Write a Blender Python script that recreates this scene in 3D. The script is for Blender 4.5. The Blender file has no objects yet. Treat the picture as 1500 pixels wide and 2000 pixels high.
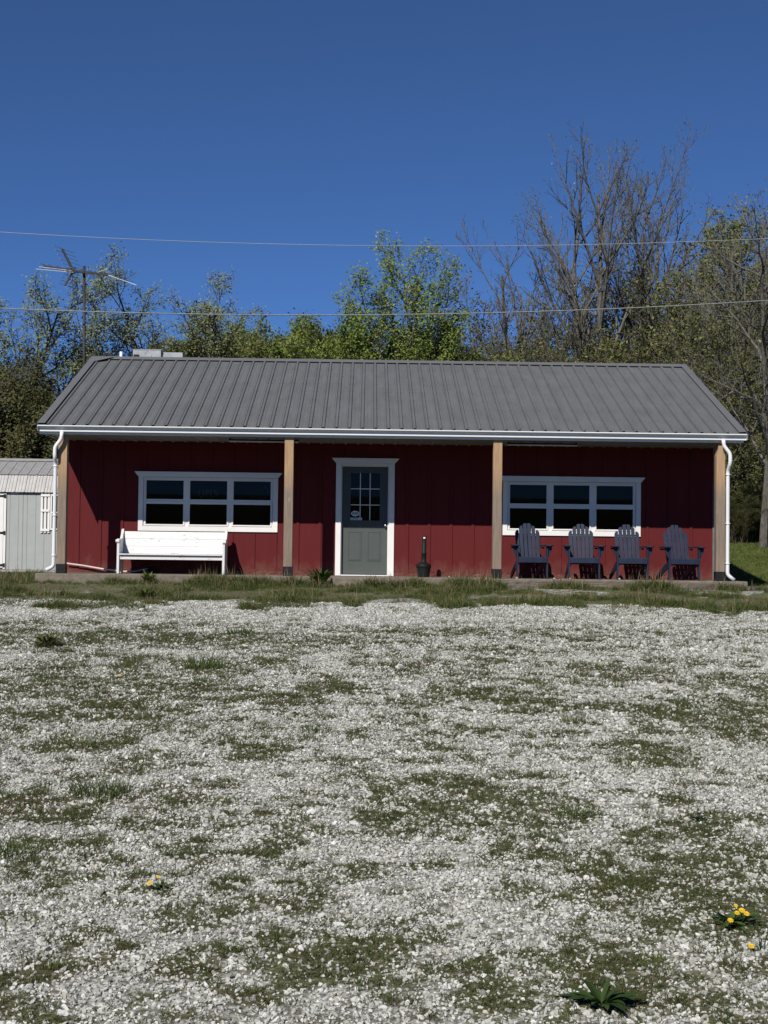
import bpy, bmesh, math, random
import numpy as np
from mathutils import Vector, Matrix

S = bpy.context.scene
COL = S.collection
R = math.radians
PI = math.pi

# ------------------------------------------------------------------ camera
CAM = (-0.4456, -24.943, 0.3361)
YAW, PITCH, ROLL = 0.0123, 0.0320, 0.0119
fw = Vector((math.sin(YAW) * math.cos(PITCH), math.cos(YAW) * math.cos(PITCH), math.sin(PITCH)))
rt = Vector((math.cos(YAW), -math.sin(YAW), 0))
up = rt.cross(fw)
right = rt * math.cos(ROLL) + up * math.sin(ROLL)
upv = up * math.cos(ROLL) - rt * math.sin(ROLL)
cd = bpy.data.cameras.new('camera')
cam = bpy.data.objects.new('camera', cd)
COL.objects.link(cam)
M = Matrix((right, upv, -fw)).transposed().to_4x4()
M.translation = Vector(CAM)
cam.matrix_world = M
cd.sensor_fit = 'HORIZONTAL'
cd.sensor_width = 36.0
cd.lens = 36.0 * 2800 / 1500
cd.clip_start = 0.1
cd.clip_end = 3000
S.camera = cam

# ------------------------------------------------------------------ sky, sun, exposure
SUNV = Vector((-0.465, -1.0, 0.949)).normalized()       # towards the sun: behind the camera, to its left
EL = math.asin(SUNV.z)
AZ = math.atan2(SUNV.x, SUNV.y)
w = bpy.data.worlds.new('World')
S.world = w
w.use_nodes = True
nt = w.node_tree
bg = nt.nodes['Background']
sky = nt.nodes.new('ShaderNodeTexSky')
sky.sky_type = 'NISHITA'
sky.sun_disc = False
sky.sun_elevation = EL
sky.sun_rotation = AZ
sky.altitude = 8000
sky.air_density = 1.4
sky.dust_density = 0.05
sky.ozone_density = 10.0
nt.links.new(sky.outputs[0], bg.inputs[0])
bg.inputs[1].default_value = 0.092
sl = bpy.data.lights.new('sun', 'SUN')
sl.energy = 5.0
sl.angle = R(0.5)
sl.color = (1.0, 0.95, 0.88)
so = bpy.data.objects.new('sun', sl)
COL.objects.link(so)
so.rotation_euler = SUNV.to_track_quat('Z', 'Y').to_euler()
S.view_settings.view_transform = 'Standard'
S.view_settings.look = 'None'
S.view_settings.exposure = 0.0
S.view_settings.gamma = 1.0
S.view_settings.use_curve_mapping = False
S.cycles.max_bounces = 6
S.cycles.diffuse_bounces = 1
S.cycles.transparent_max_bounces = 8

# ------------------------------------------------------------------ helpers
def tag(o, label=None, cat=None, group=None, kind=None):
    if label: o['label'] = label
    if cat: o['category'] = cat
    if group: o['group'] = group
    if kind: o['kind'] = kind
    return o

def empty(name, loc=(0, 0, 0), rz=0):
    o = bpy.data.objects.new(name, None)
    COL.objects.link(o)
    o.location = loc
    o.rotation_euler = (0, 0, rz)
    o.empty_display_size = 0.2
    return o

def lerp(a, b, t):
    return a + (b - a) * t

class MB:
    """collects shapes and links them as one mesh object"""
    def __init__(s):
        s.v, s.f = [], []
    def add(s, vs, fs):
        n = len(s.v)
        s.v.extend([tuple(p) for p in vs])
        s.f.extend([tuple(i + n for i in f) for f in fs])
    def box(s, x0, x1, y0, y1, z0, z1, mat=None):
        vs = [Vector(p) for p in ((x0, y0, z0), (x1, y0, z0), (x1, y1, z0), (x0, y1, z0),
                                  (x0, y0, z1), (x1, y0, z1), (x1, y1, z1), (x0, y1, z1))]
        if mat is not None: vs = [mat @ p for p in vs]
        s.add(vs, [(0, 3, 2, 1), (4, 5, 6, 7), (0, 1, 5, 4), (1, 2, 6, 5), (2, 3, 7, 6), (3, 0, 4, 7)])
        return s
    def prism(s, poly, a, b, axis='x'):
        """closed outline extruded from a to b; outline in (y,z) for axis x, (x,z) for y, (x,y) for z"""
        n = len(poly)
        def P(u, v, t):
            return (t, u, v) if axis == 'x' else ((u, t, v) if axis == 'y' else (u, v, t))
        vs = [P(u, v, a) for u, v in poly] + [P(u, v, b) for u, v in poly]
        fs = [tuple(range(n))[::-1], tuple(range(n, 2 * n))]
        fs += [(i, (i + 1) % n, n + (i + 1) % n, n + i) for i in range(n)]
        s.add(vs, fs)
        return s
    def tube(s, pts, rads, k=6, caps=True):
        pts = [Vector(p) for p in pts]
        if not hasattr(rads, '__len__'): rads = [rads] * len(pts)
        vs, fs = [], []
        ref = None
        for i, p in enumerate(pts):
            d = (pts[min(i + 1, len(pts) - 1)] - pts[max(i - 1, 0)])
            if d.length < 1e-9: d = Vector((0, 0, 1))
            d.normalize()
            if ref is None:
                ref = d.orthogonal().normalized()
            ref = ref - d * ref.dot(d)
            if ref.length < 1e-6: ref = d.orthogonal()
            ref.normalize()
            b = d.cross(ref)
            for j in range(k):
                a = 2 * PI * j / k
                vs.append(p + (ref * math.cos(a) + b * math.sin(a)) * rads[i])
        for i in range(len(pts) - 1):
            for j in range(k):
                j2 = (j + 1) % k
                fs.append((i * k + j, i * k + j2, (i + 1) * k + j2, (i + 1) * k + j))
        if caps:
            fs.append(tuple(range(k))[::-1])
            fs.append(tuple((len(pts) - 1) * k + j for j in range(k)))
        s.add(vs, fs)
        return s
    def lathe(s, prof, cx=0, cy=0, k=24):
        vs, fs = [], []
        for r, z in prof:
            for j in range(k):
                a = 2 * PI * j / k
                vs.append((cx + r * math.cos(a), cy + r * math.sin(a), z))
        for i in range(len(prof) - 1):
            for j in range(k):
                j2 = (j + 1) % k
                fs.append((i * k + j, i * k + j2, (i + 1) * k + j2, (i + 1) * k + j))
        fs.append(tuple(range(k))[::-1])
        fs.append(tuple((len(prof) - 1) * k + j for j in range(k)))
        s.add(vs, fs)
        return s
    def mesh(s, name):
        me = bpy.data.meshes.new(name)
        me.from_pydata(s.v, [], s.f)
        return me
    def build(s, name, mat, parent=None, smooth=False, bevel=0, recalc=True):
        me = s.mesh(name)
        if recalc:
            bm = bmesh.new()
            bm.from_mesh(me)
            bmesh.ops.recalc_face_normals(bm, faces=bm.faces)
            bm.to_mesh(me)
            bm.free()
        me.materials.append(mat)
        if smooth:
            me.polygons.foreach_set('use_smooth', [True] * len(me.polygons))
        o = bpy.data.objects.new(name, me)
        COL.objects.link(o)
        if parent is not None: o.parent = parent
        if bevel:
            m = o.modifiers.new('bevel', 'BEVEL')
            m.width = bevel
            m.segments = 2
            m.limit_method = 'ANGLE'
            m.angle_limit = R(40)
        return o

def dup(root, **props):
    r = root.copy()
    COL.objects.link(r)
    for ch in list(root.children):
        c = ch.copy()
        COL.objects.link(c)
        c.parent = r
        for g in list(ch.children):
            d = g.copy()
            COL.objects.link(d)
            d.parent = c
    for k, v in props.items(): r[k] = v
    return r

# ------------------------------------------------------------------ value noise
def _h(ix, iy, seed):
    n = (ix.astype(np.int64) * 374761393 + iy.astype(np.int64) * 668265263 + seed * 1442695041) & 0x7fffffff
    n = ((n ^ (n >> 13)) * 1274126177) & 0x7fffffff
    return ((n ^ (n >> 16)) & 0xffff) / 65535.0
def vnoise(x, y, seed=0):
    x = np.asarray(x, float); y = np.asarray(y, float)
    ix = np.floor(x); iy = np.floor(y)
    fx = x - ix; fy = y - iy
    fx = fx * fx * (3 - 2 * fx); fy = fy * fy * (3 - 2 * fy)
    a = _h(ix, iy, seed); b = _h(ix + 1, iy, seed); c = _h(ix, iy + 1, seed); d = _h(ix + 1, iy + 1, seed)
    return (a * (1 - fx) + b * fx) * (1 - fy) + (c * (1 - fx) + d * fx) * fy
def fbm(x, y, seed=0, o=4):
    s = 0; a = 1; t = 0
    for i in range(o):
        s = s + a * vnoise(x * 2 ** i + 17.3 * i, y * 2 ** i - 9.1 * i, seed + i)
        t += a; a *= 0.55
    return s / t
def sstep(a, b, x):
    t = np.clip((np.asarray(x, float) - a) / (b - a), 0, 1)
    return t * t * (3 - 2 * t)

# ------------------------------------------------------------------ materials
def new_mat(name):
    m = bpy.data.materials.new(name)
    m.use_nodes = True
    nt = m.node_tree
    return m, nt, nt.nodes['Principled BSDF']
def node(nt, typ, **kw):
    n = nt.nodes.new(typ)
    for k, v in kw.items():
        if hasattr(n, k): setattr(n, k, v)
        else: n.inputs[k].default_value = v
    return n
def L(nt, a, b): nt.links.new(a, b)
def rgba(c): return (c[0], c[1], c[2], 1.0)
def coords(nt, kind='Object', scale=None):
    tc = nt.nodes.new('ShaderNodeTexCoord')
    out = tc.outputs[kind]
    if scale is not None:
        mp = nt.nodes.new('ShaderNodeMapping')
        mp.inputs['Scale'].default_value = scale
        L(nt, out, mp.inputs[0])
        out = mp.outputs[0]
    return out
def noise(nt, vec, scale, detail=4, rough=0.6):
    n = nt.nodes.new('ShaderNodeTexNoise')
    n.inputs['Scale'].default_value = scale
    n.inputs['Detail'].default_value = detail
    n.inputs['Roughness'].default_value = rough
    if vec is not None: L(nt, vec, n.inputs['Vector'])
    return n.outputs[0]
def ramp(nt, fac, stops, interp='LINEAR'):
    r = nt.nodes.new('ShaderNodeValToRGB')
    r.color_ramp.interpolation = interp
    el = r.color_ramp.elements
    while len(el) < len(stops): el.new(0.5)
    for e, (p, c) in zip(el, stops):
        e.position = p
        e.color = rgba(c) if hasattr(c, '__len__') else (c, c, c, 1)
    L(nt, fac, r.inputs[0])
    return r.outputs[0]
def mixc(nt, fac, a, b, mode='MIX'):
    m = nt.nodes.new('ShaderNodeMix')
    m.data_type = 'RGBA'
    m.blend_type = mode
    for s, v in ((m.inputs[0], fac), (m.inputs[6], a), (m.inputs[7], b)):
        if hasattr(v, 'is_output'): L(nt, v, s)
        elif hasattr(v, '__len__'): s.default_value = rgba(v)
        else: s.default_value = v
    return m.outputs[2]
def mathn(nt, op, a, b=None):
    m = nt.nodes.new('ShaderNodeMath')
    m.operation = op
    for s, v in zip(m.inputs, (a, b)):
        if v is None: continue
        if hasattr(v, 'is_output'): L(nt, v, s)
        else: s.default_value = v
    return m.outputs[0]
def bump(nt, bsdf, h, strength=0.3, dist=0.01):
    b = nt.nodes.new('ShaderNodeBump')
    b.inputs['Strength'].default_value = strength
    b.inputs['Distance'].default_value = dist
    L(nt, h, b.inputs['Height'])
    L(nt, b.outputs[0], bsdf.inputs['Normal'])
def paint(name, c, rough=0.6, var=0.12, scale=6, spec=0.4, bmp=0.0, stretch=None, metal=0.0):
    m, nt, b = new_mat(name)
    v = coords(nt, 'Object', stretch)
    n = noise(nt, v, scale, 5)
    lo = [x * (1 - var) for x in c]; hi = [min(1, x * (1 + var)) for x in c]
    L(nt, ramp(nt, n, [(0.3, lo), (0.7, hi)]), b.inputs['Base Color'])
    b.inputs['Roughness'].default_value = rough
    b.inputs['Specular IOR Level'].default_value = spec
    b.inputs['Metallic'].default_value = metal
    if bmp:
        n2 = noise(nt, v, scale * 8, 3)
        bump(nt, b, n2, bmp, 0.004)
    return m

MT = {}
# red board siding: fine vertical grain, slightly uneven paint
m, nt, b = new_mat('red siding paint')
v = coords(nt, 'Object', (30, 30, 1.2))
g = noise(nt, v, 2.0, 6)
v2 = coords(nt, 'Object')
n2 = noise(nt, v2, 1.3, 4)
cc = ramp(nt, g, [(0.3, (0.100, 0.0135, 0.0145)), (0.7, (0.128, 0.0172, 0.0185))])
cc = mixc(nt, n2, cc, (0.108, 0.0175, 0.018))
tcw = nt.nodes.new('ShaderNodeTexCoord'); spw = nt.nodes.new('ShaderNodeSeparateXYZ'); L(nt, tcw.outputs['Object'], spw.inputs[0])
dust = mathn(nt, 'SUBTRACT', mathn(nt, 'MULTIPLY', noise(nt, coords(nt, 'Object', (1, 1, .6)), 5, 5, 0.7), 0.9), mathn(nt, 'MULTIPLY', spw.outputs[2], 1.1))
cc = mixc(nt, ramp(nt, dust, [(0.12, 0), (0.55, 0.45)]), cc, (0.19, 0.115, 0.085))
cc = mixc(nt, ramp(nt, noise(nt, coords(nt, 'Object', (4, 4, .35)), 2.2, 4, 0.6), [(0.55, 0), (0.8, 0.35)]), cc, (0.150, 0.035, 0.034))
L(nt, cc, b.inputs['Base Color'])
b.inputs['Roughness'].default_value = 0.75
b.inputs['Specular IOR Level'].default_value = 0.12
bump(nt, b, g, 0.35, 0.004)
MT['red'] = m
# white trim
m, nt, b = new_mat('white trim paint')
v = coords(nt)
n1 = noise(nt, v, 3, 5)
L(nt, ramp(nt, n1, [(0.3, (0.76, 0.745, 0.71)), (0.7, (0.83, 0.815, 0.78))]), b.inputs['Base Color'])
b.inputs['Roughness'].default_value = 0.5
MT['white'] = m
# worn white bench paint with dark scratches
m, nt, b = new_mat('worn white bench paint')
v = coords(nt, 'Object', (1.2, 1, 6))
n1 = noise(nt, v, 7, 6, 0.7)
n2 = noise(nt, coords(nt), 2.2, 3)
msk = mathn(nt, 'MULTIPLY', ramp(nt, n1, [(0.57, 0), (0.65, 1)]), ramp(nt, n2, [(0.38, 0), (0.54, 0.9)]))
cc = mixc(nt, msk, (0.69, 0.69, 0.675), (0.22, 0.19, 0.165))
L(nt, cc, b.inputs['Base Color'])
b.inputs['Roughness'].default_value = 0.55
MT['bench'] = m
# roof sheet
m, nt, b = new_mat('grey painted roof metal')
v = coords(nt, 'Object', (1, 0.25, 0.25))
n1 = noise(nt, v, 5, 5)
n2 = noise(nt, coords(nt), 60, 3, 0.7)
cc = ramp(nt, n1, [(0.3, (0.106, 0.110, 0.111)), (0.7, (0.138, 0.142, 0.142))])
cc = mixc(nt, ramp(nt, n2, [(0.5, 0), (0.85, 0.5)]), cc, (0.19, 0.19, 0.18))
L(nt, cc, b.inputs['Base Color'])
b.inputs['Roughness'].default_value = 0.55
b.inputs['Specular IOR Level'].default_value = 0.25
bump(nt, b, noise(nt, coords(nt), 3, 2), 0.12, 0.02)
MT['roof'] = m
MT['rooftrim'] = paint('grey roof trim metal', (0.135, 0.138, 0.142), 0.5, 0.06, 3, 0.3)
MT['screw'] = paint('dark roof screws', (0.05, 0.05, 0.05), 0.5)
MT['gutter'] = paint('white gutter metal', (0.76, 0.77, 0.77), 0.4, 0.04, 2, 0.5)
MT['soffit'] = paint('pale porch ceiling metal', (0.24, 0.235, 0.22), 0.5, 0.06, 3, 0.4)
# post wood: greyed below, warm where the roof keeps the rain off
m, nt, b = new_mat('rough sawn post wood')
v = coords(nt, 'Object', (14, 14, 0.7))
g = noise(nt, v, 3.0, 6, 0.65)
tc = nt.nodes.new('ShaderNodeTexCoord')
sp = nt.nodes.new('ShaderNodeSeparateXYZ')
L(nt, tc.outputs['Object'], sp.inputs[0])
z = mathn(nt, 'ADD', sp.outputs[2], mathn(nt, 'MULTIPLY', noise(nt, coords(nt), 3, 3), 0.5))
age = ramp(nt, mathn(nt, 'MULTIPLY', z, 0.35), [(0.57, 0), (0.76, 1)])
old = ramp(nt, g, [(0.25, (0.14, 0.105, 0.075)), (0.75, (0.29, 0.23, 0.175))])
new = ramp(nt, g, [(0.25, (0.27, 0.165, 0.085)), (0.75, (0.48, 0.325, 0.185))])
cc = mixc(nt, age, old, new)
vk = nt.nodes.new('ShaderNodeTexVoronoi')
L(nt, coords(nt, 'Object', (3.1, 3.1, 1.5)), vk.inputs['Vector'])
vk.inputs['Scale'].default_value = 1.6
cc = mixc(nt, ramp(nt, vk.outputs['Distance'], [(0.05, 0.7), (0.13, 0)]), cc, (0.38, 0.27, 0.17))
cc = mixc(nt, ramp(nt, vk.outputs['Distance'], [(0.015, 0.8), (0.05, 0)]), cc, (0.09, 0.045, 0.02))
L(nt, cc, b.inputs['Base Color'])
b.inputs['Roughness'].default_value = 0.85
bump(nt, b, g, 0.5, 0.006)
MT['post'] = m
MT['black'] = paint('black painted steel', (0.012, 0.012, 0.013), 0.5, 0.2, 10, 0.3)
MT['plastic'] = paint('weathered black plastic', (0.009, 0.010, 0.010), 0.6, 0.3, 8, 0.25, 0.1)
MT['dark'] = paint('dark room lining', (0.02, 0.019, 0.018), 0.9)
MT['door'] = paint('green grey door paint', (0.083, 0.096, 0.09), 0.5, 0.05, 4, 0.25)
MT['knob'] = paint('brushed nickel', (0.5, 0.49, 0.46), 0.3, 0.05, 8, 0.5, 0, None, 1.0)
MT['corner'] = paint('weathered grey board', (0.16, 0.15, 0.14), 0.85, 0.2, 9)
# thin window glass
m, nt, b = new_mat('window glass')
out = nt.nodes['Material Output']
tr = node(nt, 'ShaderNodeBsdfTransparent'); tr.inputs[0].default_value = (0.55, 0.6, 0.6, 1)
gl = node(nt, 'ShaderNodeBsdfGlossy'); gl.inputs['Roughness'].default_value = 0.02
fr = node(nt, 'ShaderNodeFresnel'); fr.inputs[0].default_value = 1.22
mx = nt.nodes.new('ShaderNodeMixShader')
L(nt, fr.outputs[0], mx.inputs[0]); L(nt, tr.outputs[0], mx.inputs[1]); L(nt, gl.outputs[0], mx.inputs[2])
L(nt, mx.outputs[0], out.inputs['Surface'])
MT['glass'] = m
# concrete
m, nt, b = new_mat('old concrete')
n1 = noise(nt, coords(nt), 5, 6, 0.7); n2 = noise(nt, coords(nt), 60, 3)
cc = ramp(nt, n1, [(0.3, (0.10, 0.085, 0.066)), (0.7, (0.25, 0.213, 0.165))])
cc = mixc(nt, ramp(nt, n2, [(0.55, 0), (0.75, 0.6)]), cc, (0.12, 0.11, 0.09))
L(nt, cc, b.inputs['Base Color']); b.inputs['Roughness'].default_value = 0.9
bump(nt, b, n2, 0.5, 0.008)
MT['concrete'] = m
# railway-sleeper timber
m, nt, b = new_mat('split weathered timber')
g = noise(nt, coords(nt, 'Object', (0.8, 14, 14)), 3, 7, 0.7)
cc = ramp(nt, g, [(0.3, (0.035, 0.028, 0.022)), (0.5, (0.14, 0.115, 0.09)), (0.72, (0.25, 0.215, 0.175))])
L(nt, cc, b.inputs['Base Color']); b.inputs['Roughness'].default_value = 0.95
bump(nt, b, g, 0.9, 0.015)
MT['timber'] = m
MT['chair'] = paint('slate blue outdoor paint', (0.014, 0.0215, 0.046), 0.6, 0.4, 7, 0.3, 0.1, (1, 1, 0.4))
MT['shedwall'] = paint('pale blue grey shed boards', (0.375, 0.395, 0.388), 0.75, 0.05, 4, 0.2)
MT['shedroof'] = paint('pale shed roof metal', (0.43, 0.42, 0.40), 0.48, 0.1, 6, 0.5, 0, None, 0.38)
MT['galv'] = paint('galvanised sheet', (0.34, 0.36, 0.37), 0.5, 0.2, 9, 0.5)
MT['pvc'] = paint('white pvc', (0.78, 0.78, 0.77), 0.4)
MT['hose'] = paint('faded pink white pipe', (0.62, 0.47, 0.43), 0.5)
MT['ant'] = paint('weathered antenna metal', (0.03, 0.025, 0.022), 0.6, 0.3, 12)
MT['antrod'] = paint('pale antenna rods', (0.55, 0.56, 0.57), 0.5)
MT['cable'] = paint('grey stranded cable', (0.19, 0.21, 0.20), 0.5, 0.4, 30)
MT['cablelight'] = paint('pale bare wire', (0.30, 0.31, 0.32), 0.5)
MT['letters'] = paint('pale sign lettering', (0.35, 0.36, 0.37), 0.6)
MT['sticker'] = paint('white sticker', (0.72, 0.72, 0.70), 0.5)
MT['ink'] = paint('black print', (0.015, 0.015, 0.016), 0.6)

def plantmat(name, stops, trans=0.3, rough=0.6):
    m, nt, b = new_mat(name)
    at = node(nt, 'ShaderNodeAttribute', attribute_name='tint')
    oi = nt.nodes.new('ShaderNodeObjectInfo')
    f = mathn(nt, 'FRACT', mathn(nt, 'ADD', at.outputs['Fac'], oi.outputs['Random']))
    cc = ramp(nt, f, stops)
    L(nt, cc, b.inputs['Base Color'])
    b.inputs['Roughness'].default_value = rough
    b.inputs['Specular IOR Level'].default_value = 0.15
    if trans:
        out = nt.nodes['Material Output']
        tl = nt.nodes.new('ShaderNodeBsdfTranslucent')
        L(nt, cc, tl.inputs[0])
        mx = nt.nodes.new('ShaderNodeMixShader')
        mx.inputs[0].default_value = trans
        L(nt, b.outputs[0], mx.inputs[1]); L(nt, tl.outputs[0], mx.inputs[2])
        L(nt, mx.outputs[0], out.inputs['Surface'])
    return m
MT['grass'] = plantmat('green grass blades', [(0, (0.034, 0.06, 0.012)), (0.45, (0.075, 0.11, 0.026)), (0.8, (0.115, 0.14, 0.042)), (1, (0.21, 0.18, 0.09))], 0.25)
MT['moss'] = plantmat('low dull weeds', [(0, (0.03, 0.042, 0.014)), (0.4, (0.062, 0.082, 0.025)), (0.7, (0.088, 0.092, 0.034)), (1, (0.12, 0.08, 0.05))], 0.15)
MT['lawn'] = plantmat('lawn blades', [(0, (0.08, 0.115, 0.025)), (0.6, (0.125, 0.16, 0.04)), (1, (0.22, 0.23, 0.08))], 0.3)
MT['straw'] = plantmat('dry stalks', [(0, (0.16, 0.10, 0.06)), (0.5, (0.24, 0.17, 0.10)), (1, (0.36, 0.30, 0.19))], 0.1)
MT['dock'] = plantmat('dark broad leaves', [(0, (0.024, 0.045, 0.012)), (0.5, (0.05, 0.085, 0.022)), (1, (0.10, 0.145, 0.045))], 0.2, 0.45)
MT['yellow'] = paint('yellow petals', (0.75, 0.47, 0.02), 0.6, 0.15, 40)
MT['fluff'] = paint('grey seed fluff', (0.42, 0.42, 0.40), 0.9)
MT['leafolive'] = plantmat('olive spring leaves', [(0, (0.085, 0.105, 0.026)), (0.5, (0.145, 0.165, 0.045)), (1, (0.22, 0.22, 0.08))], 0.2)
MT['leafgreen'] = plantmat('fresh green leaves', [(0, (0.115, 0.165, 0.034)), (0.5, (0.185, 0.24, 0.052)), (1, (0.28, 0.31, 0.085))], 0.2)
MT['leafgrey'] = plantmat('grey green small leaves', [(0, (0.12, 0.145, 0.06)), (0.5, (0.19, 0.22, 0.095)), (1, (0.29, 0.31, 0.15))], 0.2)
MT['leafdark'] = plantmat('dull brown green leaves', [(0, (0.045, 0.055, 0.018)), (0.5, (0.08, 0.085, 0.03)), (1, (0.13, 0.115, 0.05))], 0.25)
def bark(name, lo, hi):
    m, nt, b = new_mat(name)
    n1 = noise(nt, coords(nt, 'Object', (5, 5, 1.2)), 4, 5, 0.7)
    n2 = noise(nt, coords(nt, 'Object', (1, 1, .3)), 26, 4, 0.75)
    L(nt, mixc(nt, ramp(nt, n2, [(0.45, 0), (0.7, 0.6)]), ramp(nt, n1, [(0.32, lo), (0.68, hi)]), [x * 0.4 for x in lo]), b.inputs['Base Color'])
    bump(nt, b, n2, 0.8, 0.03)
    b.inputs['Roughness'].default_value = 0.9
    b.inputs['Specular IOR Level'].default_value = 0.1
    return m
MT['bark'] = bark('grey brown bark', (0.062, 0.056, 0.047), (0.215, 0.20, 0.17))
MT['barkdark'] = bark('dark damp bark', (0.03, 0.025, 0.021), (0.085, 0.072, 0.058))
MT['barkpale'] = bark('pale grey bark', (0.11, 0.10, 0.085), (0.26, 0.24, 0.205))
MT['twig'] = bark('brown brush twigs', (0.075, 0.062, 0.042), (0.19, 0.16, 0.115))

# ------------------------------------------------------------------ the ground
PATCH = [(-2.3,-9.26,2.12,0.56,0.8,0),(-3.68,-10.06,0.47,0.6,0.6,0),(-0.8,-9.08,0.85,0.52,0.5,0),(0.99,-8.02,1.61,0.65,0.35,0),(-2.86,-12.82,0.76,0.74,0.45,0),(-2.03,-13.24,0.7,0.87,0.65,0),(-2.29,-14.13,0.53,0.42,0.6,1),(-1.88,-11.93,0.34,0.46,0.75,0),(-1.05,-13.64,0.44,0.32,0.8,0),(-0.68,-13.13,0.25,0.35,0.95,0),(-2.73,-15.02,0.31,0.27,0.7,0),(-2.28,-14.8,0.25,0.23,0.75,0),(-1.97,-15.61,0.3,0.28,0.6,1),(-2.5,-15.76,0.35,0.23,0.6,0),(-1.76,-16.49,0.33,0.19,0.5,1),(0.08,-11.43,0.58,0.29,0.5,1),(-0.21,-11.46,0.29,0.29,0.6,1),(0.41,-12.22,0.83,0.29,0.4,0),(1.77,-11.68,0.53,0.32,0.55,1),(2.65,-10.93,0.57,0.31,0.6,0),(2.6,-12.35,0.42,0.43,0.5,0),(2.38,-13.78,0.41,0.51,0.6,0),(0.83,-15.27,0.19,0.19,0.6,0),(1.28,-15.8,0.3,0.3,0.85,0),(1.34,-16.32,0.19,0.17,0.75,0),(-2.12,-17.64,0.33,0.22,0.6,1),(-1.82,-17.31,0.16,0.16,0.8,0),(-1.46,-17.38,0.29,0.18,0.5,1),(-1.23,-17.97,0.3,0.15,0.4,1),(-0.83,-17.7,0.21,0.11,0.5,1),(-0.47,-17.38,0.24,0.09,0.55,1),(-0.39,-17.8,0.15,0.08,0.45,1),(-1.99,-18.58,0.12,0.16,0.95,0),(-1.64,-18.75,0.22,0.12,0.5,1),(0.14,-17.17,0.17,0.12,0.6,1),(0.66,-18.48,0.19,0.17,0.55,0),(0.69,-18.93,0.24,0.21,0.85,0),(1.06,-18.84,0.33,0.38,0.7,0),(0.96,-18.28,0.38,0.18,0.4,0),(0.92,-19.5,0.17,0.19,0.9,0),(0.54,-19.88,0.11,0.09,0.75,0),(0.42,-19.44,0.14,0.07,0.5,1),(0.43,-20.31,0.13,0.09,0.65,1),(0.4,-20.15,0.1,0.09,0.5,0),(0.81,-19.98,0.12,0.07,0.5,0),(0.12,-20.45,0.1,0.12,0.4,0),(0.59,-20.35,0.2,0.17,0.35,0),(-1.13,-19.64,0.11,0.09,0.6,0),(-0.95,-19.42,0.1,0.08,0.5,0),(-0.56,-19.79,0.16,0.07,0.6,0),(-0.31,-19.86,0.16,0.06,0.6,1),(-0.49,-20.18,0.2,0.13,0.5,0),(-0.29,-20.23,0.1,0.06,0.5,0),(-0.07,-20.27,0.1,0.06,0.65,0),(-0.29,-20.48,0.14,0.04,0.8,1),(-1.41,-19.93,0.14,0.1,0.5,0),(-1.4,-20.21,0.08,0.06,0.6,1),(-1.56,-20.31,0.1,0.12,0.5,0),(-0.97,-20.08,0.12,0.14,0.35,0),(0.66,-14.18,0.47,0.18,0.45,1),(0.77,-9.99,1.09,0.36,0.35,0),(1.83,-8.49,0.96,0.43,0.4,0),(-1.45,-11.57,0.57,0.32,0.5,1),(1.15,-17.36,0.25,0.13,0.35,1),(-0.77,-18.8,0.2,0.1,0.35,0),(-1.27,-19.22,0.12,0.07,0.5,0),(0.54,-17.87,0.1,0.11,0.5,0),(0.42,-16.54,0.18,0.13,0.35,1),(-1.21,-15.56,0.3,0.18,0.4,1),(-0.41,-15.09,0.35,0.18,0.4,1),(0.43,-17.76,0.1,0.07,0.4,0)]
def gz(x, y):
    x = np.asarray(x, float); y = np.asarray(y, float)
    s = sstep(6.2, 9.0, x)
    front = -0.22 + 0.041 * (np.clip(y, -60, -0.4) + 0.4) + 0.07 * sstep(-2.4, -0.35, y) * sstep(-6.6, -6.0, x)
    yb = np.maximum(y, 0)
    back = -0.21 + (1 - s) * 0.05 * np.maximum(0, np.minimum(yb, 90) - 12) + s * (0.074 * np.minimum(yb, 22) + 0.04 * np.clip(yb - 22, 0, 70))
    z = np.where(y < -0.3, front, back)
    z = z + 8.0 * sstep(-48, -85, y)
    near = sstep(-26, -20, y) * sstep(2, -1, y)
    z = z + near * ((fbm(x * 0.8, y * 0.8, 5, 3) - 0.5) * 0.05 + (fbm(x * 5, y * 5, 9, 2) - 0.5) * 0.012)
    return z
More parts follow.
